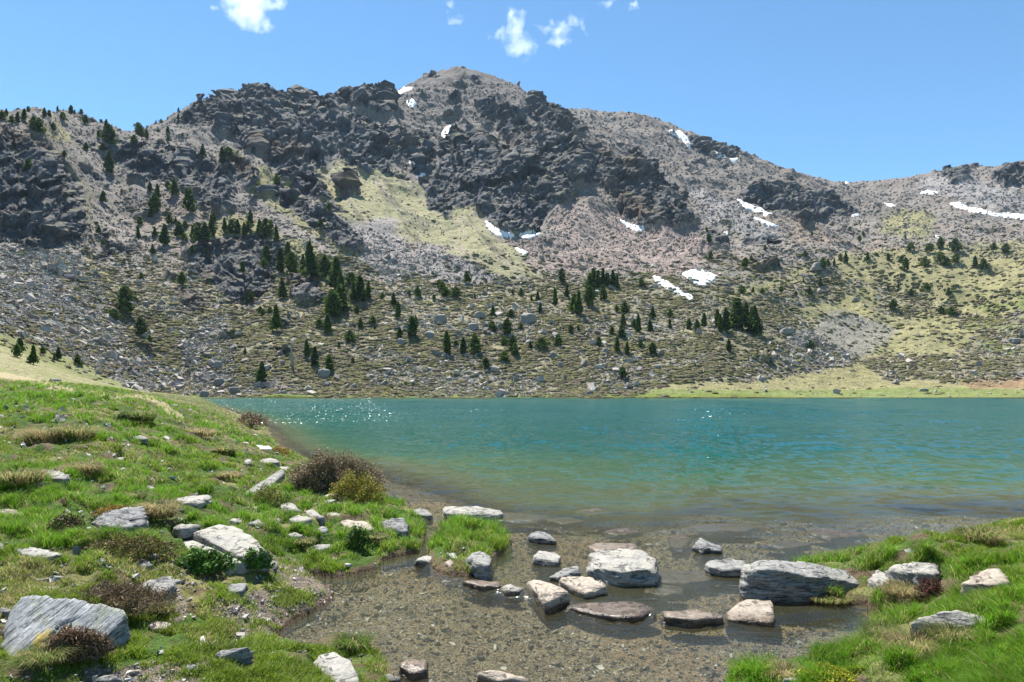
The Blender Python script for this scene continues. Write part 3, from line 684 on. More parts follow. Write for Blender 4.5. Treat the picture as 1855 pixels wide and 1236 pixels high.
cc_ = base_c*(.62+.75*rng.random((NR, 1)))*np.array((1, 1, 1))+rng.normal(0, .008, (NR, 3))
pk = regPK.ravel()[k] > .5; cc_[pk] *= (1.06, .93, .88)
b = NB('scree_material'); b.bsdf(b.mix(1., b.attr('Col'), b.ramp(b.noise(b.coord(), 1.6, 4, .7), [(.3, .6), (.7, 1.35)]), 'MULTIPLY'), .9, b.bump(b.noise(b.coord(), 2.5, 3), .3, .7), .2); MSC = b.m
o = mesh_np('scree', v.reshape(-1, 3), (cf[None]+8*np.arange(NR)[:, None, None]).reshape(-1, 4), MSC, np.repeat(cc_, 8, 0).clip(.02, .6), False)
tag(o, 'grey angular scree blocks strewn over the slopes behind the lake', 'scree', kind='stuff')
wr2 = cellA*(PV < 470)*(1-ms)*(PV > 150)*(1-.75*regGS)*(.4+sm(.45, .6, clump2))
k, p = pick(wr2, 12000); NR2 = 12000
size = (.7+.5*rng.random(NR2))*(p[:, 1]/600).clip(.6, 1.8)
v = cube[None]*(1+rng.normal(0, .22, (NR2, 8, 3)))*np.array((.7, .6, .4)); v = np.einsum('nij,nkj->nki', rotmats(NR2, .7), v)*size[:, None, None]+p[:, None]
cc2 = np.array((.225, .20, .18))*(.7+.6*rng.random((NR2, 1)))
o = mesh_np('scree', v.reshape(-1, 3), (cf[None]+8*np.arange(NR2)[:, None, None]).reshape(-1, 4), MSC, np.repeat(cc2, 8, 0).clip(.02, .6), False)
tag(o, 'fine grey brown scree high on the mountain', 'scree', kind='stuff')
# scrub cushions
wsb = cellA*(lowm*(.30+1.0*sm(.60, .48, clump)*sm(.35, .5, clump2)) + .10*sm(330, 440, PV))*(1-.97*regMD)*(1-.93*regTF)*(1-.55*regSL)*(1-.8*regGS)*(1-.85*regPK)*(1-.9*regST)*(1-.72*regG3)*(1-ms)
NS = 25000
k, p = pick(wsb, NS)
nr_, ns_ = 5, 10
th = np.linspace(0, math.pi/2, nr_); ph = np.arange(ns_)*2*math.pi/ns_
dome = np.stack([np.outer(np.cos(th), np.cos(ph)), np.outer(np.cos(th), np.sin(ph)), np.repeat(np.sin(th)[:, None], ns_, 1)], -1).reshape(-1, 3)
nv = len(dome)
sz = (.6+.8*rng.random(NS)**1.6)*(1+.0013*(p[:, 1]-250)).clip(1, 1.7)
v = dome[None]*(1+rng.normal(0, .17, (NS, nv, 1)))*np.stack([sz*(1+.6*rng.random(NS)), sz*.8, sz*(.38+.26*rng.random(NS))], -1)[:, None]
v += p[:, None]; v[..., 2] -= .12*sz[:, None]
kind_ = rng.random(NS)+(clump2.ravel()[k]-.5)*1.6
cs_ = np.where(kind_[:, None] < .42, (.135, .13, .065), np.where(kind_[:, None] < .78, (.165, .138, .095), (.16, .155, .065)))
cs_ = cs_*(.7+.6*rng.random((NS, 1)))
cv_ = np.repeat(cs_[:, None], nv, 1)*(.8+.4*rng.random((NS, nv, 1)))
fi = gridfaces(nr_, ns_+1); ring = fi % (ns_+1) % ns_ + (fi//(ns_+1))*ns_
b = NB('scrub_material'); b.bsdf(b.mix(1., b.attr('Col'), b.ramp(b.noise(b.coord(), 4., 4, .8), [(.32, .45), (.68, 1.6)]), 'MULTIPLY'), .95, b.bump(b.noise(b.coord(), 5., 3, .8), .4, 1.), .1); MSB = b.m
o = mesh_np('scrub', v.reshape(-1, 3), (ring[None]+nv*np.arange(NS)[:, None, None]).reshape(-1, 4), MSB, cv_.reshape(-1, 3), True)
tag(o, 'low olive and brown heath scrub covering the slopes above the lake', 'scrub', kind='stuff')

# ------------------------------------------------------------------ pines
b = NB('pine_crown_material')
col = b.mix(b.n('ShaderNodeObjectInfo').outputs['Random'], (.75, .8, .9), (1.25, 1.2, .9)); col = b.mix(1., b.attr('Col'), col, 'MULTIPLY')
d1 = b.n('ShaderNodeBsdfDiffuse'); b.l(col, d1.inputs[0]); t1 = b.n('ShaderNodeBsdfTranslucent'); b.l(col, t1.inputs[0])
mx = b.n('ShaderNodeMixShader'); mx.inputs[0].default_value = .38; b.l(d1.outputs[0], mx.inputs[1]); b.l(t1.outputs[0], mx.inputs[2]); b.l(mx.outputs[0], b.out.inputs[0]); MPC = b.m
b = NB('bark_material'); b.bsdf(b.ramp(b.noise(b.mapping(b.coord(), (9, 9, 1.5)), 3, 4), [(.3, (.06, .05, .042)), (.7, (.17, .15, .13))]), .9, b.bump(b.noise(b.coord(), 8), .1, .6), .1); MBK = b.m
def crown_np(seed, rx, shape, n):
    r = np.random.default_rng(seed)
    t = r.random(n)**.85; zz = .09+.89*t
    if shape == 0: prof = rx*(1-t)**.75*(.78+.22*np.sin(t*34+r.random()*6))+.012
    else: prof = rx*np.sqrt(np.clip(1-(t*1.02-.30)**2/.52, 0, 1))*(.85+.15*np.sin(t*26+r.random()*6))*(1-.25*t)+.01
    a = r.random(n)*2*math.pi
    lob = 1+.38*np.sin(a*2+t*7+seed)+.24*np.sin(a*5-t*15+seed*2)
    rad = prof*lob*np.sqrt(.2+.8*r.random(n))*(1+.22*np.abs(r.normal(size=n)))*.9
    P0 = np.stack([rad*np.cos(a), rad*np.sin(a), zz+.02*r.normal(size=n)], -1)
    s = (.042+.035*r.random(n))*(1.15-.5*t)
    q = r.normal(size=(n, 4, 3))*.45+np.array([(-1, -1, 0), (1, -1, 0), (1, 1, 0), (-1, 1, 0)])
    rm = rotmats(n, .9)
    v = np.einsum('nij,nkj->nki', rm, q)*s[:, None, None]*.75+P0[:, None]
    v[..., 2] += .3*np.abs(q[..., 0])*s[:, None]
    g = r.random((n, 1)); c = np.array((.052, .090, .026))*(.55+.9*g)+np.array((.02, .022, .004))*(r.random((n, 1)) > .75)
    return v.reshape(-1, 3), np.arange(4*n).reshape(n, 4), np.repeat(c, 4, 0)
def trunk_np(h, r0, lean=0, seed=0):
    r = np.random.default_rng(seed); k = 7; V = []; n = 6
    for i in range(n):
        t = i/(n-1); rr = r0*(1-.85*t)+.002
        for j in range(k):
            a = 2*math.pi*j/k; V.append((rr*math.cos(a)+lean*t*t+.004*r.normal(), rr*math.sin(a)+.004*r.normal(), -.06+(h+.06)*t))
    f = gridfaces(n, k+1); return np.array(V), f % (k+1) % k + (f//(k+1))*k
PINES = []
for i, (rx, sh) in enumerate([(.20, 0), (.24, 0), (.17, 0), (.30, 1), (.36, 1), (.27, 1), (.22, 0), (.42, 1)]):
    Vc, Fc, Cc = crown_np(40+i, rx, sh, 480)
    cm_ = mesh_np('crown', Vc, Fc, MPC, Cc, False, link_it=False)
    Vt, Ft = trunk_np(.9, .022, 0, i); tm_ = mesh_np('trunk', Vt, Ft, MBK, None, True, link_it=False)
    Vc, Fc, Cc = crown_np(60+i, rx*1.05, sh, 260); n0 = len(Vc)
    both = mesh_np('pine_tree', np.vstack([Vc, Vt]), np.vstack([Fc, Ft+n0]), MPC, np.vstack([Cc, np.tile((.05, .04, .03), (len(Vt), 1))]), False, link_it=False)
    PINES.append((cm_, tm_, both, 2*rx))
Z1 = [(30,285,325),(10,300,350),(60,325,370),(90,300,360),(130,290,350),(155,270,300),(180,330,410),(215,340,420),(240,285,335),(265,290,330),(310,270,300),(340,300,345),(385,270,320),(408,290,315),(437,292,325),(465,320,370),(553,340,360),(575,350,440),(597,370,480),(535,405,445),(470,470,520),(290,360,405),(345,520,560),(590,520,640),(560,480,520),(750,365,430),(730,430,475),(770,380,440),(800,400,455),(838,348,370),(872,342,362),(910,380,420),(910,430,470),(972,285,310),(970,320,350),(855,395,415),(990,420,440),(1010,465,550),(1100,485,550),(1210,500,590),(1240,500,560),(150,560,620),(945,670,760),(910,675,720),(815,690,740),(860,695,780),(840,745,850),(820,820,880),(1030,720,850),(1500,655,710),(1400,690,760),(1375,640,670),(758,870,915),(755,920,990),(840,930,985),(890,910,1030),(920,855,915),(950,875,910),(965,900,985),(1000,960,1005),(995,895,940),(1040,920,1000),(1080,900,1010),(1110,900,1010),(1145,860,980),(1160,850,900),(1225,880,960),(1260,890,970),(1290,885,965),(1320,900,975),(1360,840,920),(1345,900,970),(1400,890,970),(1440,880,990),(1470,890,960),(1500,920,1010),(560,735,800),(535,915,960),(560,1000,1030),(660,725,745),(1040,1030,1075),(1110,1040,1070),(830,1020,1070),(1440,1030,1120),(1430,1100,1150),(1520,1040,1180),(1580,1060,1190),(1560,1010,1080),(1640,1080,1180),(1690,1010,1210),(1710,1080,1200),(1765,1080,1200),(1820,1090,1180),(1310,1120,1180),(1780,800,840),(1730,880,930)]
Z4 = [(685,200,345),(620,325,385),(770,370,470),(785,485,530),(815,470,505),(770,125,165),(980,125,200),(1500,305,445),(1410,305,345),(1425,330,365),(1460,315,350),(1335,255,305),(1355,230,285),(1530,155,270),(1795,225,370),(1735,380,430),(1780,355,460),(1665,500,590),(1705,530,640),(1415,610,730),(1785,570,660),(1325,540,575),(105,485,560),(90,520,590),(180,525,630),(237,530,575),(315,530,600),(297,575,610),(420,575,635)]
Z5 = [(35,50,230),(55,120,250),(10,230,380),(45,190,330),(105,130,200),(120,180,290),(150,150,290),(200,170,270),(135,305,355),(75,290,350),(340,240,310),(365,285,380),(280,240,275),(465,205,265),(425,230,260),(555,245,280),(585,165,210),(600,180,235),(625,205,260),(680,205,265),(735,120,185),(785,240,270),(840,165,185),(230,360,405),(235,410,435),(162,370,430),(100,440,505),(368,420,480),(460,360,410),(440,370,485),(118,590,620),(40,500,535),(635,440,570),(715,480,575),(783,460,575),(675,500,530),(845,590,650),(937,565,620),(955,375,465),(870,395,440),(885,415,455),(880,305,365),(975,325,370),(1025,400,435),(935,475,530),(985,470,560),(1000,510,580),(1080,500,545),(1140,475,540),(1230,465,530),(1030,215,260),(985,220,250),(1115,230,290),(1090,250,290),(1135,290,345),(1215,210,310),(1255,100,180),(1275,195,265),(1320,240,330),(1345,230,360),(1310,260,350),(1400,130,240),(1425,105,200),(1450,110,210),(1470,100,190),(1500,130,205),(1530,115,200),(1555,140,220),(1400,200,310),(1420,210,290),(1475,195,280),(1685,155,205),(1590,285,345),(1555,305,340),(1745,315,380),(1580,355,425),(1645,380,430),(1665,355,455),(1735,385,455),(1578,415,485),(1300,410,460),(1345,410,445),(1520,415,465),(1455,480,530),(1550,475,555),(1605,505,580),(1680,490,535),(1745,505,570),(1835,325,370),(1840,380,430),(1580,640,710)]
Z6 = [(140,30,55),(150,70,115),(150,160,210),(345,195,250),(380,190,215),(435,175,195),(455,130,160),(530,205,240),(705,55,75),(670,165,200),(770,200,260),(800,205,245),(830,200,240),(855,175,215),(895,165,225),(1003,170,215),(1060,170,190),(1120,170,210),(985,55,80),(965,75,110),(912,28,48),(1210,70,90),(1240,115,160),(1340,115,165),(1405,85,155),(1455,115,140),(1488,90,165),(1185,185,220),(1210,200,275),(1320,190,250),(1405,165,220),(1440,195,240),(1485,180,230),(1590,185,250),(1635,205,265),(1690,115,160),(1755,120,175),(960,275,290),(635,280,295),(660,305,330),(755,310,355),(800,315,340),(330,355,395),(382,355,385),(440,365,395),(545,350,385),(690,355,400),(617,380,405),(1115,340,375),(1180,340,365),(1245,365,405),(1330,340,380),(1450,360,400),(1150,430,485),(1410,460,495),(1465,460,510),(125,500,575),(85,530,600),(195,475,580),(215,500,600),(245,470,600),(285,415,580),(305,420,590),(345,440,570),(375,470,590),(395,460,610),(410,510,620),(260,645,710),(703,645,700),(40,530,590)]
K_ = 2.992
TREES = [(x/K_, 100+b_/K_, (b_-a)/K_) for x, a, b_ in Z1]+[(x/K_, 450+b_/K_, (b_-a)/K_) for x, a, b_ in Z4]+[(600+x/K_, 450+b_/K_, (b_-a)/K_) for x, a, b_ in Z5]+[(1235+x/K_, 400+b_/K_, (b_-a)/K_) for x, a, b_ in Z6]
AREAS = [  # u0, u1, v0, v1, where
 (0,95,0,260,'on the left skyline knoll'),(95,240,0,320,'on the slope right of the left skyline knoll'),(235,300,0,290,'around the notch in the left skyline'),(300,520,0,300,'above the upper left cliffs'),
 (0,240,300,480,'beside the big cliff at the left edge'),(240,310,300,400,'left of the middle left crags'),(310,620,300,385,'among the middle left crags'),
 (0,160,600,700,'on the grassy slope at the far left'),(160,340,480,640,'on the left scree slope'),
 (240,320,380,480,'left end of the wood above the lower outcrop'),(320,420,380,480,'in the left half of the wood above the lower outcrop'),(420,520,380,500,'in the right half of the wood above the lower outcrop'),
 (520,640,380,580,'in the steep wood right of the lower outcrop'),(420,520,480,600,'on scree below the lower outcrop'),(310,420,500,600,'beside the foot of the lower outcrop'),
 (640,700,440,600,'at the right edge of the steep wood'),(430,640,560,700,'on the boulder slope above the left end of the lake'),
 (700,780,480,600,'on the boulder slope left of centre'),(780,960,440,560,'on the upper boulder slope below the green tongue'),(640,800,560,700,'on the lower slope left of the twin dark pines'),
 (800,900,560,700,'on the lower slope below the green tongue'),(900,1040,560,700,'on the lower slope in the centre'),(960,1060,470,560,'left of the large central grove'),
 (1040,1085,470,580,'in the left part of the large central grove'),(1085,1135,470,580,'in the right part of the large central grove'),(1135,1240,470,570,'right of the large central grove'),
 (1100,1180,560,700,'on the boulder slope below the large central grove'),(1180,1270,570,700,'left of the dense pine clump'),(1275,1390,540,610,'in the dense pine clump right of centre'),
 (1270,1480,400,500,'among the small outcrops above the largest snow patch'),(1300,1480,500,540,'on the grassy rise above the dense pine clump'),(1300,1500,610,660,'just above the grassy right shore'),
 (1480,1600,400,500,'on the brown ridge left of the meadow'),(1600,1690,400,500,'on the brown ridge in the middle of the right slope'),(1690,1855,400,500,'at the right end of the brown ridge'),
 (1420,1600,480,560,'beside the left meadow on the right slope'),(1600,1855,500,580,'on the rise between the meadows on the right')]
ORD = 'first second third fourth fifth sixth seventh eighth ninth tenth eleventh twelfth thirteenth fourteenth fifteenth sixteenth seventeenth eighteenth'.split()
groups_ = {}
for t in TREES:
    a = next((n for (u0, u1, v0, v1, n) in AREAS if u0 <= t[0] < u1 and v0 <= t[1] < v1), None)
    if a is None:
        a = min(AREAS, key=lambda A: max(A[0]-t[0], t[0]-A[1], 0)+max(A[2]-t[1], t[1]-A[3], 0))[4]
    groups_.setdefault(a, []).append(t)
nt_ = 0
for a, L in groups_.items():
    L.sort()
    hm = np.median([q[2] for q in L])
    for i, (u, v, hp) in enumerate(L):
        k = far_at(u, v)
        if k < 0 or (Pflat[k][1] < 240 and v > 640 and u < 250): pass
        if u < 160 and v > 600:              # the near grassy slope is part of the ground mesh too
            ys = np.linspace(70, 149, 400); xs = (u-CU)*ys/F; zz = height(xs, ys)[0]; vv_ = HV-F*(zz-ZC)/ys
            j = np.argmax(vv_ <= v)
            loc = Vector((xs[j], ys[j], zz[j])) if (vv_ <= v).any() else Vector(Pflat[k].tolist())
        else:
            loc = Vector(Pflat[k].tolist())
        H = max(hp*1.0*loc.y/F, 1.2)
        var = random.choice([0, 1, 2, 6, 3, 5] if hp > 26 else [1, 3, 5, 4, 6, 7])
        crown, trunk, both, wd = PINES[var]
        sx = H*random.uniform(.8, 1.15)*(1.15 if hp < 22 else 1)
        size_w = 'tall' if hp > 1.25*hm else 'small' if hp < .75*hm else 'mid-size'
        pos = f'{ORD[i]} from left' if len(L) > 1 else 'alone'
        lab = f'{size_w} pine, {pos} {a}'
        if True:
            r = link(bpy.data.objects.new('pine_tree', None)); r.empty_display_size = 1
            link(bpy.data.objects.new('trunk', trunk), r); link(bpy.data.objects.new('crown', crown), r)
        else:
            r = link(bpy.data.objects.new('pine_tree', both))
        r.location = loc-Vector((0, 0, .02*H)); r.scale = (sx, sx, H); r.rotation_euler = (random.uniform(-.05, .05), random.uniform(-.05, .05), random.uniform(0, 6.28))
        tag(r, lab, 'pine', 'mountain pines on the slopes'); nt_ += 1
print('TREES', nt_, {a: len(L) for a, L in groups_.items()})
# dead snag above the left end of the lake
k = far_at(528, 664); loc = Vector(Pflat[k].tolist()); H = 47*loc.y/F
bm = bmesh.new()
def tube(bm, pts, rs, k=7):
    rings = []
    for i, (p, r) in enumerate(zip(pts, rs)):
        p = Vector(p); d = (Vector(pts[min(i+1, len(pts)-1)])-Vector(pts[max(i-1, 0)])).normalized()
        a = d.orthogonal().normalized(); c_ = d.cross(a)
        rings.append([bm.verts.new(p+(a*math.cos(2*math.pi*j/k)+c_*math.sin(2*math.pi*j/k))*r) for j in range(k)])
    for A, B in zip(rings, rings[1:]):
        for j in range(k): bm.faces.new((A[j], A[(j+1) % k], B[(j+1) % k], B[j]))
    bm.faces.new(rings[-1]); bm.faces.new(rings[0][::-1])
def from_bm(name, bm, mat, parent=None, smooth=True):
    me = bpy.data.meshes.new(name); bmesh.ops.recalc_face_normals(bm, faces=bm.faces); bm.to_mesh(me); bm.free()
    for f in me.polygons: f.use_smooth = smooth
    if mat: me.materials.append(mat)
    return link(bpy.data.objects.new(name, me), parent)
b = NB('dead_wood_material'); b.bsdf(b.ramp(b.noise(b.mapping(b.coord(), (4, 4, .8)), 2, 4), [(.3, (.17, .15, .13)), (.7, (.38, .36, .33))]), .9, None, .2); MDW = b.m
snag = link(bpy.data.objects.new('dead_tree', None)); snag.location = loc
tag(snag, 'bare grey dead pine trunk standing above the left end of the lake', 'dead tree')
tube(bm, [(0, 0, -.5), (.05*H/9, 0, .3*H), (-.15, 0, .6*H), (-.1, 0, .85*H), (-.2, 0, H)], [.6, .5, .4, .3, .15]); from_bm('trunk', bm, MDW, snag)
for z0, dx, dz in ((.55, 1.1, .5), (.7, -1.3, .4), (.82, 1.5, .5), (.9, -1.2, .6), (.96, .9, .5)):
    bm = bmesh.new(); tube(bm, [(-.1, 0, z0*H), (dx*.5, .1, z0*H+dz*.4), (dx, .2, z0*H+dz)], [.11, .07, .03], 5); from_bm('branch', bm, MDW, snag)

# ------------------------------------------------------------------ rocks in the foreground
def rock_mat(name, lo, hi, bands=14, tint=None, stain=None, wet=False, rot=None):
    b = NB(name); co = b.coord()
    if rot: co = b.mapping(co, (1, 1, 1), rot)
    n1 = b.noise(co, 3.2, 6, .65, .6); n2 = b.noise(b.mapping(co, (2.2, 2.2, bands), (.12, .08, 0)), 3.0, 5, .7, .8); n3 = b.noise(co, 26, 4, .7)
    c = b.mix(b.ramp(n2, [(.32, 0.), (.62, 1.)]), lo, hi)
    c = b.mix(1., c, b.ramp(n3, [(.3, .68), (.7, 1.3)]), 'MULTIPLY')
    if tint: c = b.mix(b.ramp(n1, [(.5, 0.), (.66, .75)]), c, tint)
    cr = b.ramp(b.noise(b.mapping(co, (1.4, 1.4, bands*.8), (.12, .08, 0)), 5, 3, .5, 1.2), [(.36, 0.), (.43, 1.)])
    c = b.mix(b.math('MULTIPLY', b.math('SUBTRACT', 1., cr), .7), c, (.03, .03, .028))
    if stain: c = b.mix(b.ramp(b.noise(b.mapping(co, (1, 1, 1)), 2.1, 4, .6), [(.60, 0.), (.66, .9)]), c, stain)
    sp = b.ramp(b.voro(co, 17), [(.10, 1.), (.17, 0.)])
    c = b.mix(b.math('MULTIPLY', sp, .55), c, (.42, .43, .36))
    h = b.math('ADD', b.math('MULTIPLY', n2, .7), b.math('MULTIPLY', n3, .25))
    nrm = b.bump(h, .035, .9, b.bump(cr, .02, .8))
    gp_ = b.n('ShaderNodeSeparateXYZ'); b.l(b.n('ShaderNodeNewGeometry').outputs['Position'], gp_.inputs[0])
    wl = b.ramp(b.math('MULTIPLY_ADD', n1, -.05, b.math('ADD', gp_.outputs[2], .03)), [(.0, 1.), (.035, 0.)])     # wet band at the waterline, its colour also shading the low front faces
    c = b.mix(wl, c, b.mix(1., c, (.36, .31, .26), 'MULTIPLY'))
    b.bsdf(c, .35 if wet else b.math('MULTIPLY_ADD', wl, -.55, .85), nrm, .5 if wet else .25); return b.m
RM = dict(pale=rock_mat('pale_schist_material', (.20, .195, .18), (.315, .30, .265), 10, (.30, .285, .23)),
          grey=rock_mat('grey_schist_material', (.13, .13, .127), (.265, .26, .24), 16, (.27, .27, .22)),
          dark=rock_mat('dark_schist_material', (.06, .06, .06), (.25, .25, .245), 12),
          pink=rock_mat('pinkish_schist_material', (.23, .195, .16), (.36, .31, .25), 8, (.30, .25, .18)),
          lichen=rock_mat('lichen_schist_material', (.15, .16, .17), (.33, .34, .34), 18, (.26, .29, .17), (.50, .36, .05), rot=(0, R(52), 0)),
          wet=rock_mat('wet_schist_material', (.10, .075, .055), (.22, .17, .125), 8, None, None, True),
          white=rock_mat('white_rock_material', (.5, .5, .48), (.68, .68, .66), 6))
ICO = {}
def ico(n):
    if n not in ICO:
        bm = bmesh.new(); bmesh.ops.create_icosphere(bm, subdivisions=n, radius=1)
        ICO[n] = (np.array([v.co[:] for v in bm.verts]), np.array([[v.index for v in f.verts] for f in bm.faces])); bm.free()
    return ICO[n]
FOOT = []; FZ = []
def hull_rock(pts, sub=4, rough=1., seed=0, k=60, rot=None):
    """pts: (n,3) world points of a convex block -> mesh arrays around its centre"""
    bm = bmesh.new()
    for p in pts: bm.verts.new(p)
    bmesh.ops.convex_hull(bm, input=bm.verts)
    bmesh.ops.recalc_face_normals(bm, faces=bm.faces)
    ctr = np.mean([v.co[:] for v in bm.verts if v.link_faces], axis=0)
    lo = pts.min(0); hi = pts.max(0); ctr = .5*(ctr+.5*(lo+hi)); S = np.maximum((hi-lo)/2, 1e-3)
    N, D = [], []
    for f in bm.faces:
        if f.calc_area() < 1e-9: continue
        n = np.array(f.normal)*S; L = np.linalg.norm(n); d = np.dot(np.array(f.normal), np.array(f.verts[0].co)-ctr)/L
        if d < 0: n = -n; d = -d
        N.append(n/L); D.append(max(d, .02))
    bm.free(); N = np.array(N); D = np.array(D)
    V, Fc = ico(sub)
    q = np.maximum((V@N.T)/D[None], 1e-4)
    r = 1/(np.sum(q**k, axis=1))**(1/k)      # smooth intersection of the half-spaces: slightly worn edges
    P = V*r[:, None]*S
    sz = float(np.mean(S)); rs = np.random.default_rng(seed); o = rs.random(3)*50
    Q_ = P if rot is None else P@np.array(Matrix.Rotation(rot, 3, 'Y'))
    X_, Y_, Z_ = (Q_/sz*1.0+o).T.astype(np.float32)
    st = fbm(X_*1.2+Z_*.3, Y_*1.2, Z_*9+X_*.8, o=4, seed=seed)-.5
    lp = fbm(X_*1.6, Y_*1.6, Z_*1.6, o=3, seed=seed+3)-.5
    _v, e_ = worley(X_*1.5, Y_*1.5, Z_*4, seed+5)
    amp = rough*sz*(.09*lp+.17*st+.15*(_v-.5))
    nn = V/np.linalg.norm(V, axis=1)[:, None]
    P = P*(1+(amp/np.linalg.norm(P, axis=1).clip(1e-3))[:, None]*np.array((1., 1., .75)))
    return P, Fc, ctr
def rock(name, label, cat, poly, mat='grey', absz=None, emb=.10, sub=4, rough=1., group=None, seed=None, pieces=None, spread=1.04, drop=None):
    allV, allF, c0, off = [], [], None, 0
    for pl_ in ([poly] if pieces is None else pieces):
        cu = sum(p[0] for p in pl_)/len(pl_); vb = max((p[2] if p[2] > 5 else p[1]) for p in pl_)
        if absz is None: _x, _y, zg = ground_at(cu, vb)
        else: zg = absz
        top = []
        for u, v, h in pl_:
            if h > 5:
                y = (ZC-zg)*F/(h-HV); z = ZC-y*(v-HV)/F; z = max(z, zg+.004)
            else:
                z = zg+h; y = (ZC-z)*F/(v-HV)
            top.append(((u-CU)*y/F, y, z))
        top = np.array(top); c2 = top.mean(0); FZ.append(zg)
        bot = (top-c2)*np.array((spread, spread, 0))+c2
        if drop: bot[:, 1] += drop
        bot[:, 2] = np.minimum(zg-emb, top[:, 2]-.02)
        FOOT.append([(float(a), float(b_)) for a, b_, _ in top])
        P_, Fc, ctr = hull_rock(np.vstack([top, bot]), sub, rough, seed if seed is not None else int(cu) % 97, rot=R(-52) if mat == 'lichen' else None)
        if c0 is None: c0 = ctr
        allV.append(P_+ctr-c0); allF.append(Fc+off); off += len(P_)
    o = mesh_np(name, np.vstack(allV), np.vstack(allF), RM[mat], None, True)
    o.location = c0.tolist(); return tag(o, label, cat, group)
GW = 'stones of the stream outlet'; GL = 'rocks on the left bank'; GRB = 'rocks on the right bank'
R_ = rock
R_('boulder', 'big pale block with a dark shaded front, standing in the middle of the outlet', 'boulder', [(1063,1036,1046),(1069,1004,.19),(1086,995,.2),(1161,995,.21),(1189,1012,.18),(1188,1031,1061),(1124,1037,1064),(1092,1032,1056)], 'pale', 0., sub=5, group=GW)
b1 = R_('boulder', 'largest layered dark boulder, lying at the right side of the outlet', 'boulder', [(1342,1034,1079),(1351,1026,.22),(1374,1012,.31),(1410,1013,.32),(1467,1021,.28),(1539,1035,.19),(1565,1047,.13),(1558,1058,1082),(1473,1046,1091),(1395,1031,1091),(1354,1034,1086)], 'grey', 0., sub=5, group=GW, rough=.9)
R_('boulder', 'cracked grey block in the water just left of the largest layered boulder', 'boulder', [(1277,1020,1036),(1285,1014,.12),(1330,1012,.13),(1350,1016,.12),(1350,1030,1046),(1310,1032,1046),(1285,1028,1042)], 'grey', 0., group=GW)
R_('flat_stone', 'flat pinkish stepping slab with a notched edge, below the largest layered boulder', 'stone slab', [(1312,1113,1117),(1330,1098,.06),(1350,1083,.09),(1400,1087,.08),(1402,1098,.06),(1390,1110,.05),(1403,1128,1133),(1360,1125,1129),(1318,1123,1128)], 'pink', -.03, rough=.35, group=GW)
R_('flat_stone', 'long low wet slab over which the stream spills', 'stone slab', [(1022,1098,1101),(1060,1090,.035),(1150,1088,.03),(1190,1102,.035),(1160,1117,1122),(1110,1118,1123),(1060,1108,1113)], 'wet', -.03, rough=.4, group=GW)
R_('flat_stone', 'wedge shaped tan slab tilting down to a point left of the spilling slab', 'stone slab', [(952,1050,.10),(976,1048,.14),(1000,1060,.15),(1033,1072,.14),(1030,1080,1092),(1000,1086,1108),(988,1092,1112),(970,1074,1090)], 'pink', -.04, rough=.6, group=GW)
R_('flat_stone', 'cream coloured slab leaning at the foot of the big pale block', 'stone slab', [(1009,1050,.09),(1022,1043,.12),(1066,1044,.14),(1092,1053,.12),(1101,1063,.09),(1092,1068,1079),(1062,1076,1088),(1035,1062,1072)], 'pink', -.01, rough=.6, group=GW)
R_('boulder', 'small grey slanting stone between the cream slab and the washed stone', 'stone', [(994,1046,1052),(1015,1033,.09),(1045,1023,.11),(1052,1030,.10),(1051,1040,1048),(1015,1046,1055)], 'grey', 0., group=GW)
R_('boulder', 'light washed stone in the water right of the grassy islet', 'stone', [(965,1008,1022),(975,998,.07),(1005,1000,.08),(1015,1010,.06),(1012,1020,1027),(985,1020,1026)], 'pale', 0., group=GW)
R_('boulder', 'dark pointed stone in the water behind the washed stone', 'stone', [(955,970,981),(975,961,.09),(990,966,.1),(1008,975,.06),(1006,981,987),(975,976,986)], 'dark', 0., group=GW)
R_('boulder', 'long flat topped rock standing in the lake behind the islet', 'boulder', [(801,925,938),(808,918,.1),(860,917,.12),(905,924,.1),(915,930,.06),(900,934,941),(850,932,943),(810,930,942)], 'pale', 0., group=GW)
R_('boulder', 'square ended rock at the tip of the left bank in the lake', 'boulder', [(741,924,932),(765,920,.12),(776,925,.12),(785,934,.06),(780,936,943),(752,932,940)], 'grey', 0., group=GW)
R_('stone', 'small black stone between the long rock and the islet', 'stone', [(849,949,955),(862,946,.04),(878,950,.03),(876,953,957),(860,953,957)], 'dark', 0., sub=3, group=GW)
R_('stone', 'reddish wet stone awash below the islet', 'stone', [(836,1052,1057),(870,1049,.02),(905,1054,.03),(908,1062,1069),(870,1061,1067)], 'wet', -.02, rough=.5, group=GW)
R_('stone', 'rounded light stone just left of the wedge slab', 'stone', [(903,1065,1071),(925,1057,.06),(950,1066,.04),(940,1071,1079),(915,1071,1078)], 'pale', -.03, sub=3, group=GW)
R_('stone', 'pale stone at the left corner of the grassy islet', 'stone', [(750,1014,1022),(765,1007,.05),(795,1006,.07),(792,1017,1025),(765,1018,1024)], 'pale', -.02, sub=3, group=GW)
R_('boulder', 'light stone with a dark hollow cut by the bottom edge of the photo', 'stone', [(862,1220,1240),(872,1214,.1),(915,1216,.11),(962,1230,.09),(950,1238,1253),(900,1232,1250)], 'pink', POOLZ, group=GW)
R_('boulder', 'brown wet stone in the shallows at the bottom, right of the white slab', 'stone', [(722,1203,1222),(740,1193,.06),(776,1197,.06),(775,1212,1227),(745,1220,1233)], 'wet', POOLZ, group=GW)
R_('stone', 'small dark stone at the water edge beside the white slab at the bottom', 'stone', [(690,1226,1237),(705,1218,.08),(728,1227,.07),(722,1234,1246),(700,1234,1247)], 'dark', POOLZ, sub=3, group=GW)
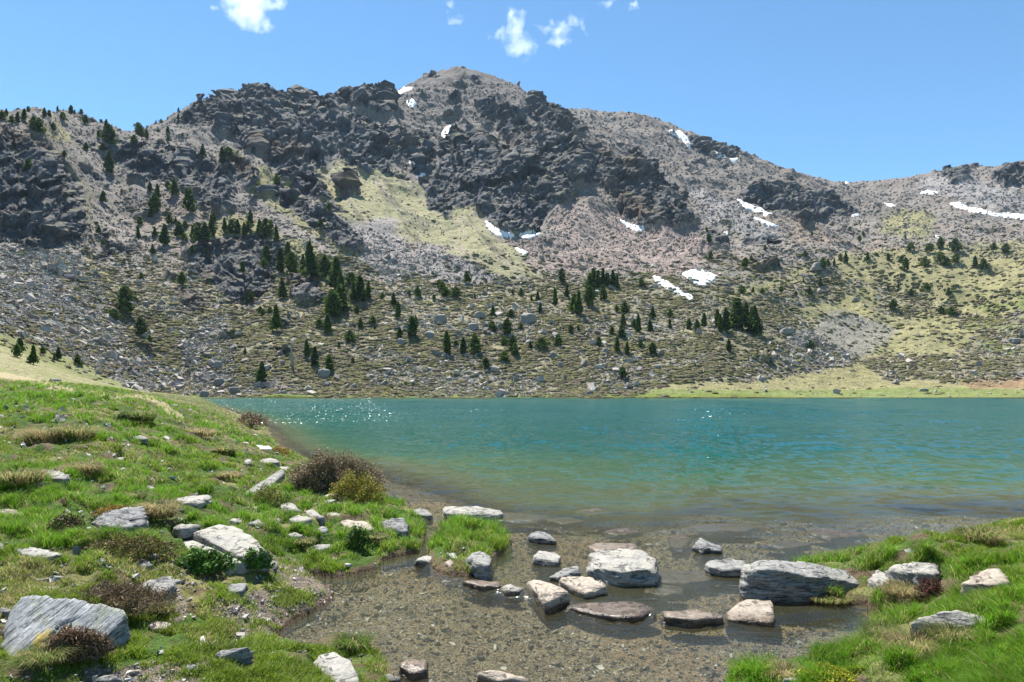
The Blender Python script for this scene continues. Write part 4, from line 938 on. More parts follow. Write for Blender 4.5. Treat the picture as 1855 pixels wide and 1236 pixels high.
for q, lab in (([(1160,1034),(1200,1030),(1285,1036),(1290,1050),(1230,1056),(1170,1052)], 'submerged slab right of the big pale block'),
               ([(1165,1062),(1190,1058),(1235,1062),(1236,1074),(1200,1077),(1170,1072)], 'orange brown submerged stone in front of the big pale block'),
               ([(1066,988),(1080,983),(1150,984),(1156,994),(1075,997)], 'dark narrow slab awash behind the big pale block'),
               ([(1210,972),(1235,966),(1252,975),(1240,990),(1215,990)], 'brown stone just under water left of the knobbly stone'),
               ([(1200,1107),(1240,1104),(1300,1110),(1310,1118),(1250,1122),(1205,1116)], 'submerged slab linking the spilling slab and the notched slab'),
               ([(830,930),(930,928),(1000,934),(990,942),(900,944)], 'dark submerged ledge right of the long flat topped rock'),
               ([(985,940),(1030,936),(1060,944),(1020,950)], 'dark patch of stone under water right of the submerged ledge behind the islet'),
               ([(1090,962),(1130,955),(1165,963),(1120,970)], 'brown submerged stone above the dark narrow slab'),
               ([(1385,985),(1430,976),(1470,986),(1425,994)], 'dark submerged stone behind the largest layered boulder'),
               ([(1465,965),(1530,957),(1570,968),(1510,975)], 'flat submerged stone off the right bank, farthest out in the lake'),
               ([(1040,925),(1085,920),(1110,927),(1070,933)], 'submerged stone farthest out in front of the middle of the lake'),
               ([(1250,952),(1330,946),(1380,954),(1350,962),(1270,962)], 'brown submerged ledge behind the knobbly stone')):
    R_('submerged_stone', lab, 'stone', [(u, v, .03 if 'awash' in lab or 'linking' in lab else -.012) for u, v in q], 'wet', -.0 if v < 1100 else POOLZ, emb=.09, rough=.9, group='stones under the water', spread=1.12)
R_('stone', 'knobbly black and white stone poking out behind the big pale block', 'stone', [(1258,985,998),(1268,974,.07),(1284,984,.06),(1308,990,.04),(1304,998,1004),(1272,996,1003)], 'dark', 0., rough=2.2, group=GW)
R_('boulder', 'mossy grey rock in the middle of the grassy islet', 'boulder', [(844,1012,.05),(856,1000,.08),(874,998,.09),(890,1012,.07),(888,1026,1040),(862,1020,1036)], 'grey', .08, group=GW, rough=1.3)
R_('stone', 'small stone showing through the grass on the left part of the islet', 'stone', [(806,1018,1026),(815,1012,.05),(822,1020,.03),(816,1026,1030)], 'pink', None, sub=3, group=GW)
# left bank
R_('flat_stone', 'broad pale slab split by a dark step, in the middle of the left bank', 'stone slab', None, 'pale', None, group=GL, rough=.35, sub=5, pieces=[
   [(311,981,990),(347,970,.05),(400,985,.06),(432,1012,.05),(470,1016,1020),(430,1020,1026),(405,1024,1031),(370,1006,1014),(336,993,1001)],
   [(350,964,.13),(400,948,.17),(424,952,.17),(460,972,.14),(489,1000,.1),(473,1005,1014),(434,1010,1020),(395,993,1003),(348,971,980)]])
R_('boulder', 'big tilted grey boulder with orange lichen at the bottom left', 'boulder', [(17,1100,.2),(34,1086,.25),(50,1077,.27),(84,1078,.27),(135,1084,.26),(182,1094,.24),(229,1106,.2),(222,1118,.14),(202,1156,.05),(175,1186,.005),(101,1192,.0),(17,1194,.0),(3,1177,.02)], 'lichen', None, emb=.2, sub=5, group=GL, rough=.55, drop=.10)
R_('boulder', 'dark grooved boulder with an arched top on the left bank', 'boulder', [(163,948,958),(185,930,.15),(225,917,.21),(256,917,.21),(266,932,.15),(262,950,964),(215,955,968),(188,952,964)], 'dark', None, sub=5, group=GL, rough=1.2)
R_('boulder', 'pale topped rock in grass at the upper left of the bank', 'boulder', [(67,857,866),(75,849,.11),(108,852,.13),(130,862,.1),(127,869,878),(95,867,876)], 'pale', None, group=GL)
R_('boulder', 'banded pinkish rock cut by the left edge of the photo', 'boulder', [(-12,925,938),(0,920,.10),(30,921,.12),(48,935,.06),(45,940,946),(10,938,945)], 'pink', None, group=GL)
R_('flat_stone', 'smooth pale pointed slab near the left edge, above the big tilted boulder', 'stone slab', [(22,991,.04),(60,990,.06),(115,1003,.04),(70,1012,1016),(40,1003,1008)], 'pale', None, rough=.4, group=GL)
R_('boulder', 'layered rock in grass above the broad split slab', 'boulder', [(313,904,912),(325,900,.07),(372,896,.09),(384,902,.06),(362,910,918),(330,910,918)], 'pale', None, group=GL)
R_('stone', 'flat light stone just up left of the broad split slab', 'stone', [(311,954,959),(330,947,.06),(362,951,.05),(347,957,961),(325,959,964)], 'pale', None, sub=3, group=GL)
R_('stone', 'small square grey stone left of the thin curved stone', 'stone', [(231,1020,1027),(252,1007,.07),(277,1019,.05),(262,1027,1033)], 'grey', None, sub=3, group=GL)
R_('flat_stone', 'small white flat stone left of the thin curved stone', 'stone', [(178,1041,1045),(195,1038,.05),(222,1041,.04),(214,1046,1051),(190,1047,1052)], 'pale', None, sub=3, group=GL)
R_('boulder', 'grey rock jutting from the earthy hollow right of the brown heather', 'boulder', [(246,1066,1075),(270,1050,.10),(312,1040,.13),(319,1056,.09),(296,1076,1092),(265,1072,1086)], 'grey', None, group=GL)
R_('flat_stone', 'thin curved stone lying like a bar below the broad split slab', 'stone', [(240,1042,1048),(280,1029,.045),(318,1017,.05),(322,1022,1027),(285,1035,1042)], 'pale', None, sub=3, rough=.4, group=GL)
R_('boulder', 'blue grey grooved stone near the bottom, left of the pool', 'boulder', [(387,1186,1198),(405,1176,.09),(450,1171,.10),(461,1177,.07),(432,1186,1198),(400,1192,1206)], 'grey', None, group=GL)
R_('stone', 'small grey stone left of the blue grey grooved stone', 'stone', [(330,1208,1216),(350,1202,.04),(358,1206,.03),(345,1213,1219)], 'grey', None, sub=3, group=GL)
R_('stone', 'small pinkish stone at the bottom, on bare earth', 'stone', [(230,1220,1226),(240,1212,.04),(258,1213,.04),(256,1220,1226)], 'pink', None, sub=3, group=GL)
R_('stone', 'grey stone cut by the bottom edge on bare earth', 'stone', [(172,1230,1238),(190,1222,.05),(216,1223,.05),(222,1232,1240),(190,1234,1242)], 'grey', None, sub=3, group=GL)
R_('flat_stone', 'white slab leaning in bright grass at the bottom, left of the outlet', 'stone slab', [(564,1203,1212),(582,1182,.09),(610,1179,.1),(636,1196,.09),(634,1212,.07),(655,1236,1246),(615,1240,1250),(585,1220,1230)], 'pale', None, rough=.6, group=GL)
R_('flat_stone', 'long low pale stone, topmost of the chain below the large bush', 'stone', [(502,915,920),(522,909,.05),(550,923,.05),(545,929,934),(515,922,927)], 'pale', None, sub=3, group=GL)
R_('flat_stone', 'flat pale stone, middle of the chain below the large bush', 'stone', [(552,925,930),(568,922,.05),(590,935,.04),(580,939,943),(560,932,937)], 'pale', None, sub=3, group=GL)
R_('flat_stone', 'small flat pale stone, right end of the chain below the large bush', 'stone', [(590,930,934),(602,927,.04),(618,930,.03),(612,936,939),(596,934,938)], 'pale', None, sub=3, group=GL)
R_('boulder', 'rounded speckled rock below the chain of pale stones', 'boulder', [(524,940,950),(538,931,.1),(565,938,.08),(562,944,950),(536,947,955)], 'pale', None, group=GL)
R_('flat_stone', 'striped flat rock left of the dark pitted boulder', 'stone', [(614,945,950),(626,941,.06),(665,944,.08),(681,956,.04),(670,961,966),(630,956,961)], 'pink', None, group=GL)
R_('boulder', 'dark pitted boulder at the tip of the left bank', 'boulder', [(689,946,958),(705,940,.17),(729,936,.2),(739,948,.17),(737,962,978),(715,960,974),(698,955,968)], 'dark', None, group=GL, rough=1.4)
R_('boulder', 'grey stone with a pale cap right of the square white stone', 'stone', [(447,947,956),(468,939,.08),(482,948,.06),(478,954,958)], 'grey', None, sub=3, group=GL)
R_('stone', 'small square white stone above the broad split slab', 'stone', [(414,943,951),(420,939,.05),(438,940,.05),(437,946,951)], 'pale', None, sub=3, group=GL)
R_('stone', 'smooth rounded white stone below the rounded speckled rock', 'stone', [(516,970,976),(532,962,.06),(551,969,.05),(540,974,977)], 'pale', None, sub=3, rough=.4, group=GL)
R_('stone', 'small pale stone in the gap between the cap stone and the speckled rock', 'stone', [(491,941,946),(500,937,.04),(509,940,.04),(503,945,948)], 'pale', None, sub=3, group=GL)
R_('stone', 'rough grey stone left of the striped flat rock', 'stone', [(572,958,966),(584,952,.06),(595,957,.05),(588,964,968)], 'grey', None, sub=3, group=GL)
R_('flat_stone', 'low flat stone set in turf above the reddish mud', 'stone', [(552,994,1000),(575,986,.03),(608,985,.03),(598,993,998),(570,998,1003)], 'grey', None, sub=3, group=GL)
R_('stone', 'striped stone tucked under the right corner of the broad split slab', 'stone', [(486,1020,1032),(492,1013,.06),(503,1018,.05),(500,1028,1036)], 'grey', None, sub=3, group=GL)
R_('stone', 'dark grooved stone in the bank below the broad split slab', 'stone', [(406,1066,1074),(425,1056,.07),(449,1057,.06),(440,1070,1079),(418,1072,1080)], 'dark', None, group=GL)
R_('boulder', 'long slab leaning up to the left side of the large bush', 'stone slab', [(428,902,908),(455,884,.09),(482,868,.13),(512,848,.16),(516,856,.12),(490,882,893),(460,892,902)], 'grey', None, group=GL, rough=.5)
R_('flat_stone', 'wide white stone in grass left of the large bush', 'stone', [(465,836,841),(480,829,.06),(500,830,.06),(507,837,842),(485,838,843)], 'pale', None, sub=3, group=GL)
R_('stone', 'small round white stone left of the wide white stone', 'stone', [(441,836,842),(448,829,.06),(456,833,.05),(453,840,843)], 'pale', None, sub=3, group=GL)
R_('boulder', 'bright white rock beside the small orange bush near the shore', 'rock', [(460,808,814),(466,803,.14),(492,808,.14),(495,814,820),(475,814,820)], 'white', None, sub=3, group=GL)
R_('stone', 'pale stone touching the upper left of the large bush', 'stone', [(494,850,855),(505,844,.05),(525,846,.05),(520,852,856)], 'pale', None, sub=3, group=GL)
R_('stone', 'small white stone high in the green grass above the bank', 'stone', [(245,791,795),(256,786,.06),(270,792,.04),(262,796,798)], 'pale', None, sub=3, group=GL)
R_('stone', 'faint white stone in grass left of the middle of the bank', 'stone', [(149,823,827),(158,819,.06),(169,823,.05),(160,827,829)], 'pale', None, sub=3, group=GL)
R_('stone', 'small white stone in grass far left under the straw tussock', 'stone', [(61,803,807),(67,799,.06),(73,803,.05),(67,806,809)], 'pale', None, sub=3, group=GL)
R_('stone', 'little grey stone with a white top in the middle of the green bank', 'stone', [(210,830,837),(218,826,.07),(228,831,.05),(220,836,839)], 'grey', None, sub=3, group=GL)
R_('stone', 'low grey stone right above the pale topped rock', 'stone', [(123,844,848),(133,840,.05),(142,844,.04),(134,848,850)], 'grey', None, sub=3, group=GL)
R_('stone', 'pale sliver of stone above the layered rock', 'stone', [(262,880,884),(272,876,.05),(297,887,.03),(280,887,890)], 'pale', None, sub=3, group=GL)
R_('stone', 'leaning white stone left of the dark grooved boulder', 'stone', [(111,922,930),(118,917,.06),(138,930,.04),(130,932,936)], 'pale', None, sub=3, group=GL)
R_('stone', 'small stone right of the banded pinkish rock', 'stone', [(54,926,931),(60,920,.05),(70,925,.04),(64,930,933)], 'grey', None, sub=3, group=GL)
R_('stone', 'dark stone at the left edge level with the brown heather', 'stone', [(-8,1106,1114),(5,1099,.06),(24,1104,.05),(28,1112,1118),(5,1112,1119)], 'dark', None, sub=3, group=GL)
R_('stone', 'white stone at the left edge above the smooth pointed slab', 'stone', [(-8,988,996),(0,980,.06),(6,985,.05),(4,994,999)], 'pale', None, sub=3, group=GL)
R_('stone', 'pale stone on the muddy slope below the grey jutting rock', 'stone', [(268,1130,1140),(285,1124,.05),(310,1128,.04),(305,1138,1144),(280,1138,1146)], 'pink', None, sub=3, group=GL)
# right bank
R_('boulder', 'block perched at the shore on the right bank', 'boulder', [(1631,1001,1014),(1634,994,.13),(1680,994,.14),(1690,1002,.1),(1688,1008,1020),(1645,1008,1020)], 'grey', None, group=GRB)
R_('boulder', 'crumbly pale rock right under the perched block', 'boulder', [(1604,1030,1036),(1648,1017,.12),(1695,1021,.12),(1707,1036,.08),(1703,1044,1054),(1665,1042,1054),(1640,1034,1046)], 'pale', None, group=GRB, rough=1.6)
R_('boulder', 'crumbly rock touching the right end of the largest layered boulder', 'boulder', [(1571,1054,1064),(1591,1030,.14),(1611,1041,.12),(1611,1060,1074),(1590,1060,1072)], 'pale', None, group=GRB, rough=1.6)
R_('boulder', 'split light rock in grass near the right edge', 'boulder', [(1741,1058,1064),(1784,1031,.13),(1810,1031,.14),(1834,1054,.09),(1826,1062,1072),(1790,1060,1072)], 'pink', None, group=GRB, rough=1.5)
R_('boulder', 'long pale humped slab in grass at the right', 'boulder', [(1648,1128,1133),(1668,1118,.06),(1706,1105,.12),(1749,1107,.12),(1798,1126,.08),(1828,1135,.03),(1792,1140,1147),(1740,1136,1144),(1683,1130,1136)], 'pale', None, sub=5, group=GRB, rough=.6)
R_('stone', 'small white stone left of the long humped slab', 'stone', [(1628,1110,1114),(1636,1103,.05),(1652,1105,.05),(1648,1111,1115)], 'pale', None, sub=3, group=GRB)
R_('stone', 'tiny stone above the small white stone on the right bank', 'stone', [(1654,1102,1106),(1662,1098,.04),(1671,1101,.03),(1665,1105,1107)], 'pale', None, sub=3, group=GRB)
R_('flat_stone', 'thin flat stone in grass at the far right shore', 'stone', [(1820,993,997),(1835,989,.05),(1870,988,.05),(1868,994,998)], 'grey', None, sub=3, group=GRB)
R_('stone', 'white pebble in yellow moss at the bottom right', 'stone', [(1468,1215,1222),(1478,1209,.04),(1490,1211,.04),(1486,1218,1223)], 'pale', None, sub=3, group=GRB)
R_('stone', 'rough whitish stone at the bottom edge left of the yellow moss', 'stone', [(1415,1230,1238),(1432,1223,.04),(1455,1226,.04),(1450,1234,1242)], 'pale', None, sub=3, group=GRB, rough=2)
# boulders that stand out on the slopes
def far_rock(u, v, wpx, hpx, label, mat='grey', sub=3, near=False):
    if near:
        ys = np.linspace(40, 149, 500); xs = (u-CU)*ys/F; zz = height(xs, ys)[0]; vv_ = HV-F*(zz-ZC)/ys
        ok_ = (vv_ <= v) & (ys > 60); j = np.argmax(ok_) if ok_.any() else -1; p = np.array((xs[j], ys[j], zz[j]))
    else: p = Pflat[far_at(u, v)]
    s = p[1]/F; w_ = wpx*s*.85; h_ = hpx*s*.9; mat = 'grey' if mat == 'pale' else mat; r = np.random.default_rng(int(u*7+v))
    pts = []
    for a in np.linspace(0, 2*math.pi, 8)[:-1]:
        a += r.normal()*.2; q = .5*(.8+.4*r.random())
        pts.append((w_*q*math.cos(a), w_*.8*q*math.sin(a), -h_*.4)); q *= .55+.4*r.random()
        pts.append((w_*q*math.cos(a)+w_*.06, w_*.8*q*math.sin(a)-w_*.03, h_*(.55+.45*r.random())))
    P_, Fc, ctr = hull_rock(np.array(pts), sub, 1., int(u) % 89)
    o = mesh_np('boulder', P_+ctr, Fc, RM[mat], None, True); o.location = p.tolist(); tag(o, label, 'boulder', 'boulders on the slopes')
FR = [(98,697,30,13,'black pyramid boulder beside the sandy path at the left','dark',True),(395,697,24,14,'dark boulder on the shore at the foot of the left scree','dark',False),(424,711,24,14,'dark boulder at the very shore near the left end of the lake','dark',False),
 (235,700,45,12,'long flat slab at the foot of the left scree','pale',False),(394,665,22,16,'square grey boulder in the middle of the left scree','grey',False),(368,716,24,12,'pale boulder at the shore nearest the left end of the lake','pale',False),
 (795,580,40,16,'long pale outcrop boulder left of the central slope','pale',False),(868,573,26,12,'pale flat boulder on the central slope, right of the long outcrop','pale',False),(855,594,28,12,'grey boulder under the pale flat boulder on the central slope','grey',False),
 (954,580,40,18,'large blue grey boulder in the upper middle of the slope','grey',False),(778,612,24,16,'slanted grey boulder between two pines left of centre','grey',False),(725,622,20,10,'rounded boulder below the slanted grey boulder','pale',False),
 (1001,647,20,12,'nearly black boulder right of centre on the lower slope','dark',False),(1015,664,12,12,'upright light boulder just below the nearly black one','pale',False),(1095,639,18,11,'pale boulder below the large central grove','pale',False),(1158,652,16,9,'flat pale boulder left of the dense pine clump','pale',False),
 (984,709,18,5,'dark low boulder','dark',False),(1068,714,18,8,'dark boulder lying on the far shore grass','dark',False),(1071,712,9,8,'x','grey',False),
 (1455,629,18,12,'blue grey boulder right of the dense pine clump','grey',False),(1528,648,14,10,'light boulder above the grassy right shore','pale',False),(1616,677,16,8,'reddish brown boulder alone on the right meadow','wet',False),
 (1421,600,32,10,'slanting long slab right of the dense pine clump','pale',False),(1480,486,42,14,'rounded outcrop block above the left meadow','grey',False),(1552,543,14,6,'whitish boulder in the left meadow','pale',False),(1838,618,28,9,'pale boulder heap by the right edge of the meadow','pale',False),
 (586,681,30,18,'broad grey boulder below the pair of round pines','grey',False),(510,660,14,10,'dark boulder left of the dead tree','dark',False),(640,700,16,8,'pale boulder near the shore left of centre','pale',False),(1435,617,14,7,'dark boulder under the slanting long slab','dark',False),
 (100,583,16,10,'dark boulder in the upper left scree','dark',False),(82,578,18,9,'second dark boulder in the upper left scree, to the left','dark',False),(1670,706,26,4,'low grey stone on the right shore grass','grey',False),(1382,648,12,10,'light boulder on the lower slope below the dense pine clump','pale',False)]
for u, v, w_, h_, lab, mt, nr_f in FR:
    if lab in ('x', 'dark low boulder'): continue
    far_rock(u, v, w_, h_, lab, mt, 3, nr_f)

# ------------------------------------------------------------------ grass and plants
def leaf_mat(name, trans=.45, var=.25, rough=.6):
    b = NB(name); oi = b.n('ShaderNodeObjectInfo').outputs['Random']
    c = b.mix(1., b.attr('Col'), b.ramp(b.noise(b.coord(), 2.2, 3), [(.3, 1-var), (.7, 1+var)]), 'MULTIPLY')
    d = b.n('ShaderNodeBsdfPrincipled'); b.l(c, d.inputs['Base Color']); d.inputs['Roughness'].default_value = rough; d.inputs['Specular IOR Level'].default_value = .25
    t = b.n('ShaderNodeBsdfTranslucent'); b.l(c, t.inputs[0]); m = b.n('ShaderNodeMixShader'); m.inputs[0].default_value = trans
    b.l(d.outputs[0], m.inputs[1]); b.l(t.outputs[0], m.inputs[2]); b.l(m.outputs[0], b.out.inputs[0]); return b.m
MGR = leaf_mat('grass_blade_material', .5)
MLF = leaf_mat('leaf_material', .3)
def blades(p, h, w, lean, az, col, bend=.5):
    """p (n,3) roots; returns verts, faces, colours"""
    n = len(p); d = np.stack([np.cos(az), np.sin(az), np.zeros(n)], -1)
    fa = rng.random(n)*math.pi; s = np.stack([np.cos(fa), np.sin(fa)*.35, np.zeros(n)], -1)*w[:, None]*.5
    up = np.array((0, 0, 1.))
    m = p+up*(h*.55)[:, None]+d*(h*lean*.35)[:, None]
    t = p+up*(h*(1-bend*lean*.6))[:, None]+d*(h*lean)[:, None]
    V = np.stack([p-s, p+s, m-s*.75, m+s*.75, t], 1)
    base = 5*np.arange(n)[:, None]
    q = base+np.array([(0, 1, 3, 2)]); tr = base+np.array([(2, 3, 4)])
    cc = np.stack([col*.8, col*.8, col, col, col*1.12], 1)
    return V.reshape(-1, 3), [q, tr], cc.reshape(-1, 3)
# the turf sinks a little round every rock
_X, _Y, _Z = NEAR['X'], NEAR['Y'], NEAR['Z']
for q, zg in zip(FOOT, FZ):
    cx = sum(a for a, _ in q)/len(q); cy = sum(b_ for _, b_ in q)/len(q)
    if zg < .02: continue
    k = inpoly([(cx+(a-cx)*1.18, cy+(b_-cy)*1.25-.02) for a, b_ in q], _X, _Y); _Z[k] = np.minimum(_Z[k], zg+.012)
co_ = np.stack([_X, _Y, _Z], -1).astype(np.float32).ravel(); ground.data.vertices.foreach_set('co', co_); ground.data.update()
gx, gy, gz, gd = NEAR['X'], NEAR['Y'], NEAR['Z'], NEAR['D']
pvn = HV-F*(gz-ZC)/np.maximum(gy, 1.2)
foot = np.zeros(gx.shape, bool)
for q in FOOT:
    cx = sum(a for a, _ in q)/len(q); cy = sum(b_ for _, b_ in q)/len(q)
    foot |= inpoly([(cx+(a-cx)*.97, cy+(b_-cy)*.97) for a, b_ in q], gx, gy)
area = np.zeros(gx.shape)
area[:-1, :-1] = np.clip(pvn[:-1, :-1]-pvn[1:, :-1], .05, 6)*1.0
inview = (Un > -140) & (Un < 2000) & (gy > 3.0) & (gy < 75) & (pvn < 1330)
veg = 1-.35*NEARC['mud']-.6*NEARC['path']
gpatch = fbm(gx*1.3, gy*1.3, o=3, seed=401); gfine = fbm(gx*5, gy*5, o=2, seed=402); gbig = fbm(gx*.35+3, gy*.35, o=2, seed=403)
bare = sm(.60, .70, fbm(gx*3.2, gy*3.2, o=3, seed=57))
wt = area*inview*veg*(1-.85*bare)*(gd > .0)*(~foot)*(.35+1.1*sm(.38, .55, gfine))*(1-.55*sm(22, 60, gy))
def gpick(w_, n):
    w_ = w_.ravel(); cs = np.cumsum(w_); k = np.searchsorted(cs, rng.random(n)*cs[-1]); nc = len(US); k = np.minimum(k, w_.size-nc-2)
    a = rng.random(n); b_ = rng.random(n)
    def L(A):
        A = A.ravel(); return (A[k]*(1-a)+A[k+1]*a)*(1-b_)+(A[k+nc]*(1-a)+A[k+nc+1]*a)*b_
    return k, np.stack([L(gx), L(gy), L(gz)], -1)
NG = 430000
k, p = gpick(wt, NG)
y = p[:, 1]; gp = gpatch.ravel()[k]; gf = gfine.ravel()[k]; gb = gbig.ravel()[k]; dd = gd.ravel()[k]; uu = Un.ravel()[k]; vn = pvn.ravel()[k]
lush = sm(.40, .55, gb+.25*(gp-.5))*(1-.75*sm(960, 1060, vn)*(uu < 900))+.35*(uu > 1500)
lush = np.clip(lush-.9*sm(26, 48, y), 0, 1)
h = (.45+.9*sm(.35, .62, gf))*(.03+.035*rng.random(NG)**1.5+.045*sm(.5, .65, gf)*lush)*(.75+.5*lush)*(1+.02*np.clip(y-10, 0, 40))
isl = (p[:, 0] > -1.25) & (p[:, 0] < .12) & (y > 7.4) & (y < 11); h = np.where(isl, h*1.45+.01, h)
w_ = np.maximum(.0035+.003*rng.random(NG), .75*y/683*.8)
straw = rng.random(NG) < np.clip(.06+.65*sm(.54, .68, gp)*(1-.7*lush)+.75*sm(26, 48, y), 0, .92)
col = np.array((.125, .275, .018))*(.65+.7*rng.random((NG, 1)))
col = col*(1-lush[:, None])*np.array((1.35, .88, 1.3))+col*lush[:, None]
col = np.where(straw[:, None], np.array((.44, .37, .20))*(.6+.7*rng.random((NG, 1))), col)
yel = rng.random(NG) < .16; col[yel] = np.array((.21, .23, .04))*(.8+.4*rng.random((yel.sum(), 1)))
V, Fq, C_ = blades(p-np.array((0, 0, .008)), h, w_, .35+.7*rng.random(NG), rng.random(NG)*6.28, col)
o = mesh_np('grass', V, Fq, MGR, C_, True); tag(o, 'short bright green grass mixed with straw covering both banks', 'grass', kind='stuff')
# scattered tiny stones on the bare, muddy ground
wt = area*inview*NEARC['mud']*(gd > 0)*(~foot); NPB = 9000
k, p = gpick(wt, NPB); y = p[:, 1]
s = (.004+.0045*rng.pareto(2.5, NPB)).clip(.004, .035)*(y/6).clip(.7, 2)
v = cube[None]*(1+rng.normal(0, .2, (NPB, 8, 3)))*np.array((.5, .45, .25)); v = np.einsum('nij,nkj->nki', rotmats(NPB, .6), v)*s[:, None, None]+p[:, None]
pc = np.array((.30, .26, .24))*(.5+rng.random((NPB, 1)))
o = mesh_np('gravel', v.reshape(-1, 3), (cf[None]+8*np.arange(NPB)[:, None, None]).reshape(-1, 4), MSC, np.repeat(pc, 8, 0), False); tag(o, 'pinkish grey grit on the muddy left margin of the pool', 'gravel', kind='stuff')
wt = area*inview*(gd > .1)*(~foot)*(gy < 30)*(.2+sm(.5, .7, gpatch))*(Un < 1000); NPB = 1500
k, p = gpick(wt, NPB); y = p[:, 1]
s = (.02+.018*rng.pareto(2.5, NPB)).clip(.02, .11)*(y/8).clip(.6, 2)
v = cube[None]*(1+rng.normal(0, .25, (NPB, 8, 3)))*np.array((.55, .45, .2)); v = np.einsum('nij,nkj->nki', rotmats(NPB, .3), v)*s[:, None, None]+p[:, None]+np.array((0, 0, .008))
pc = np.array((.36, .345, .31))*(.6+.7*rng.random((NPB, 1)))
o = mesh_np('gravel', v.reshape(-1, 3), (cf[None]+8*np.arange(NPB)[:, None, None]).reshape(-1, 4), MSC, np.repeat(pc, 8, 0), False); tag(o, 'pale flat chips of stone half buried in the turf of the left bank', 'gravel', kind='stuff')
# pebbles on the stream bed
wt = area*(Un > -50)*(Un < 1900)*(gd < -.03)*(gy < 28)*(1-.8*sm(10.5, 22, gy))*(gy > 3); NPB = 70000
k, p = gpick(wt, NPB); y = p[:, 1]
s = (.009+.007*rng.pareto(2.3, NPB)).clip(.009, .06)*(y/6.5).clip(.8, 2)
v = cube[None]*(1+rng.normal(0, .2, (NPB, 8, 3)))*np.array((.5, .42, .2)); v = np.einsum('nij,nkj->nki', rotmats(NPB, .4), v)*s[:, None, None]+p[:, None]
v[..., 2] = np.minimum(v[..., 2], POOLZ-.008)
r3 = rng.random((NPB, 1)); pc = np.where(r3 < .55, (.12, .095, .052), np.where(r3 < .88, (.19, .16, .105), (.32, .30, .25)))*(.55+.9*rng.random((NPB, 1)))
o = mesh_np('stream_gravel', v.reshape(-1, 3), (cf[None]+8*np.arange(NPB)[:, None, None]).reshape(-1, 4), MSC, np.repeat(pc, 8, 0), False); tag(o, 'brown and grey gravel on the bed of the clear outlet stream', 'gravel', kind='stuff')
# tussocks: long arching blades on a small mound
def tussock(u, v, wpx, label, straw=.7, hgt=.17, n=520, name='grass_tussock', cat='grass tussock', green=(.11, .17, .03)):
    x, y, z = ground_at(u, v); R0 = wpx*.5*y/F
    r = np.sqrt(rng.random(n))*R0*.75; a = rng.random(n)*6.28
    pp = np.stack([r*np.cos(a), r*np.sin(a)*.7, .05*(1-(r/R0)**2)*hgt/.17-.02], -1)
    c = np.where(rng.random((n, 1)) < straw, (.36, .29, .15), green)*(.6+.7*rng.random((n, 1)))
    hh = hgt*(.6+.7*rng.random(n)); w_ = np.full(n, max(.004, .75*y/683))
    V, Fq, C_ = blades(pp, hh, w_, .5+1.0*rng.random(n), a+rng.normal(0, .7, n), c, .75)
    o = mesh_np(name, V, Fq, MGR, C_, True); o.location = (x, y, z); tag(o, label, cat, 'grass tussocks')
TU = [(85,790,95,'large straw coloured tussock at the upper left of the bank',.85,.3),(130,798,90,'green and straw tussock right of the large straw one',.5,.26),(355,788,80,'brown straw tussock under the end of the sandy path',.85,.24),
 (410,868,60,'brown overhanging tussock left of the leaning slab',.7,.16),(405,824,50,'green straw tussock up right of the brown overhanging one',.5,.16),(150,858,70,'straw tussock right of the pale topped rock',.75,.18),(30,885,110,'wide yellowish tussock at the left edge',.55,.2),
 (290,940,60,'straw tussock with pale stalks beside the dark grooved boulder',.8,.24),(250,745,70,'small green tussock on the rise left of the sandy path',.2,.3),(500,938,40,'low tussock in front of the chain of pale stones',.5,.1),
 (1830,1165,1,'x',0,0),(1660,1190,110,'straw coloured tussock at the pool edge bottom right',.75,.19),(1640,1080,90,'brown tussock overhanging the pool right of the largest boulder',.75,.15),(1775,985,90,'tall yellow green tussock on the right shore',.45,.2),
 (1600,1160,70,'bright green tussock right of the shallow silt',.15,.16),(1420,1225,80,'straw fringed tussock at the bottom beside the pool',.8,.1),(550,985,50,'dark edged tussock under the white rounded stone',.4,.09),(1730,1165,90,'green straw tussock under the long humped slab',.4,.14),
 (290,1110,60,'tussock at the lip of the earthy hollow',.5,.1),(640,1175,70,'bright green tussock over the pool beside the white slab',.1,.13),(80,1200,90,'green tussock in front of the big tilted boulder',.3,.12),(680,980,50,'low tussock under the dark pitted boulder',.4,.08),
 (240,905,50,'green tussock behind the dark grooved boulder',.3,.14),(1500,1085,110,'fringe of grass along the foot of the largest layered boulder',.45,.07)]
for u, v, wp_, lab, st_, hg in TU:
    if lab != 'x': tussock(u, v, wp_, lab, st_, hg, int(260+wp_*7))
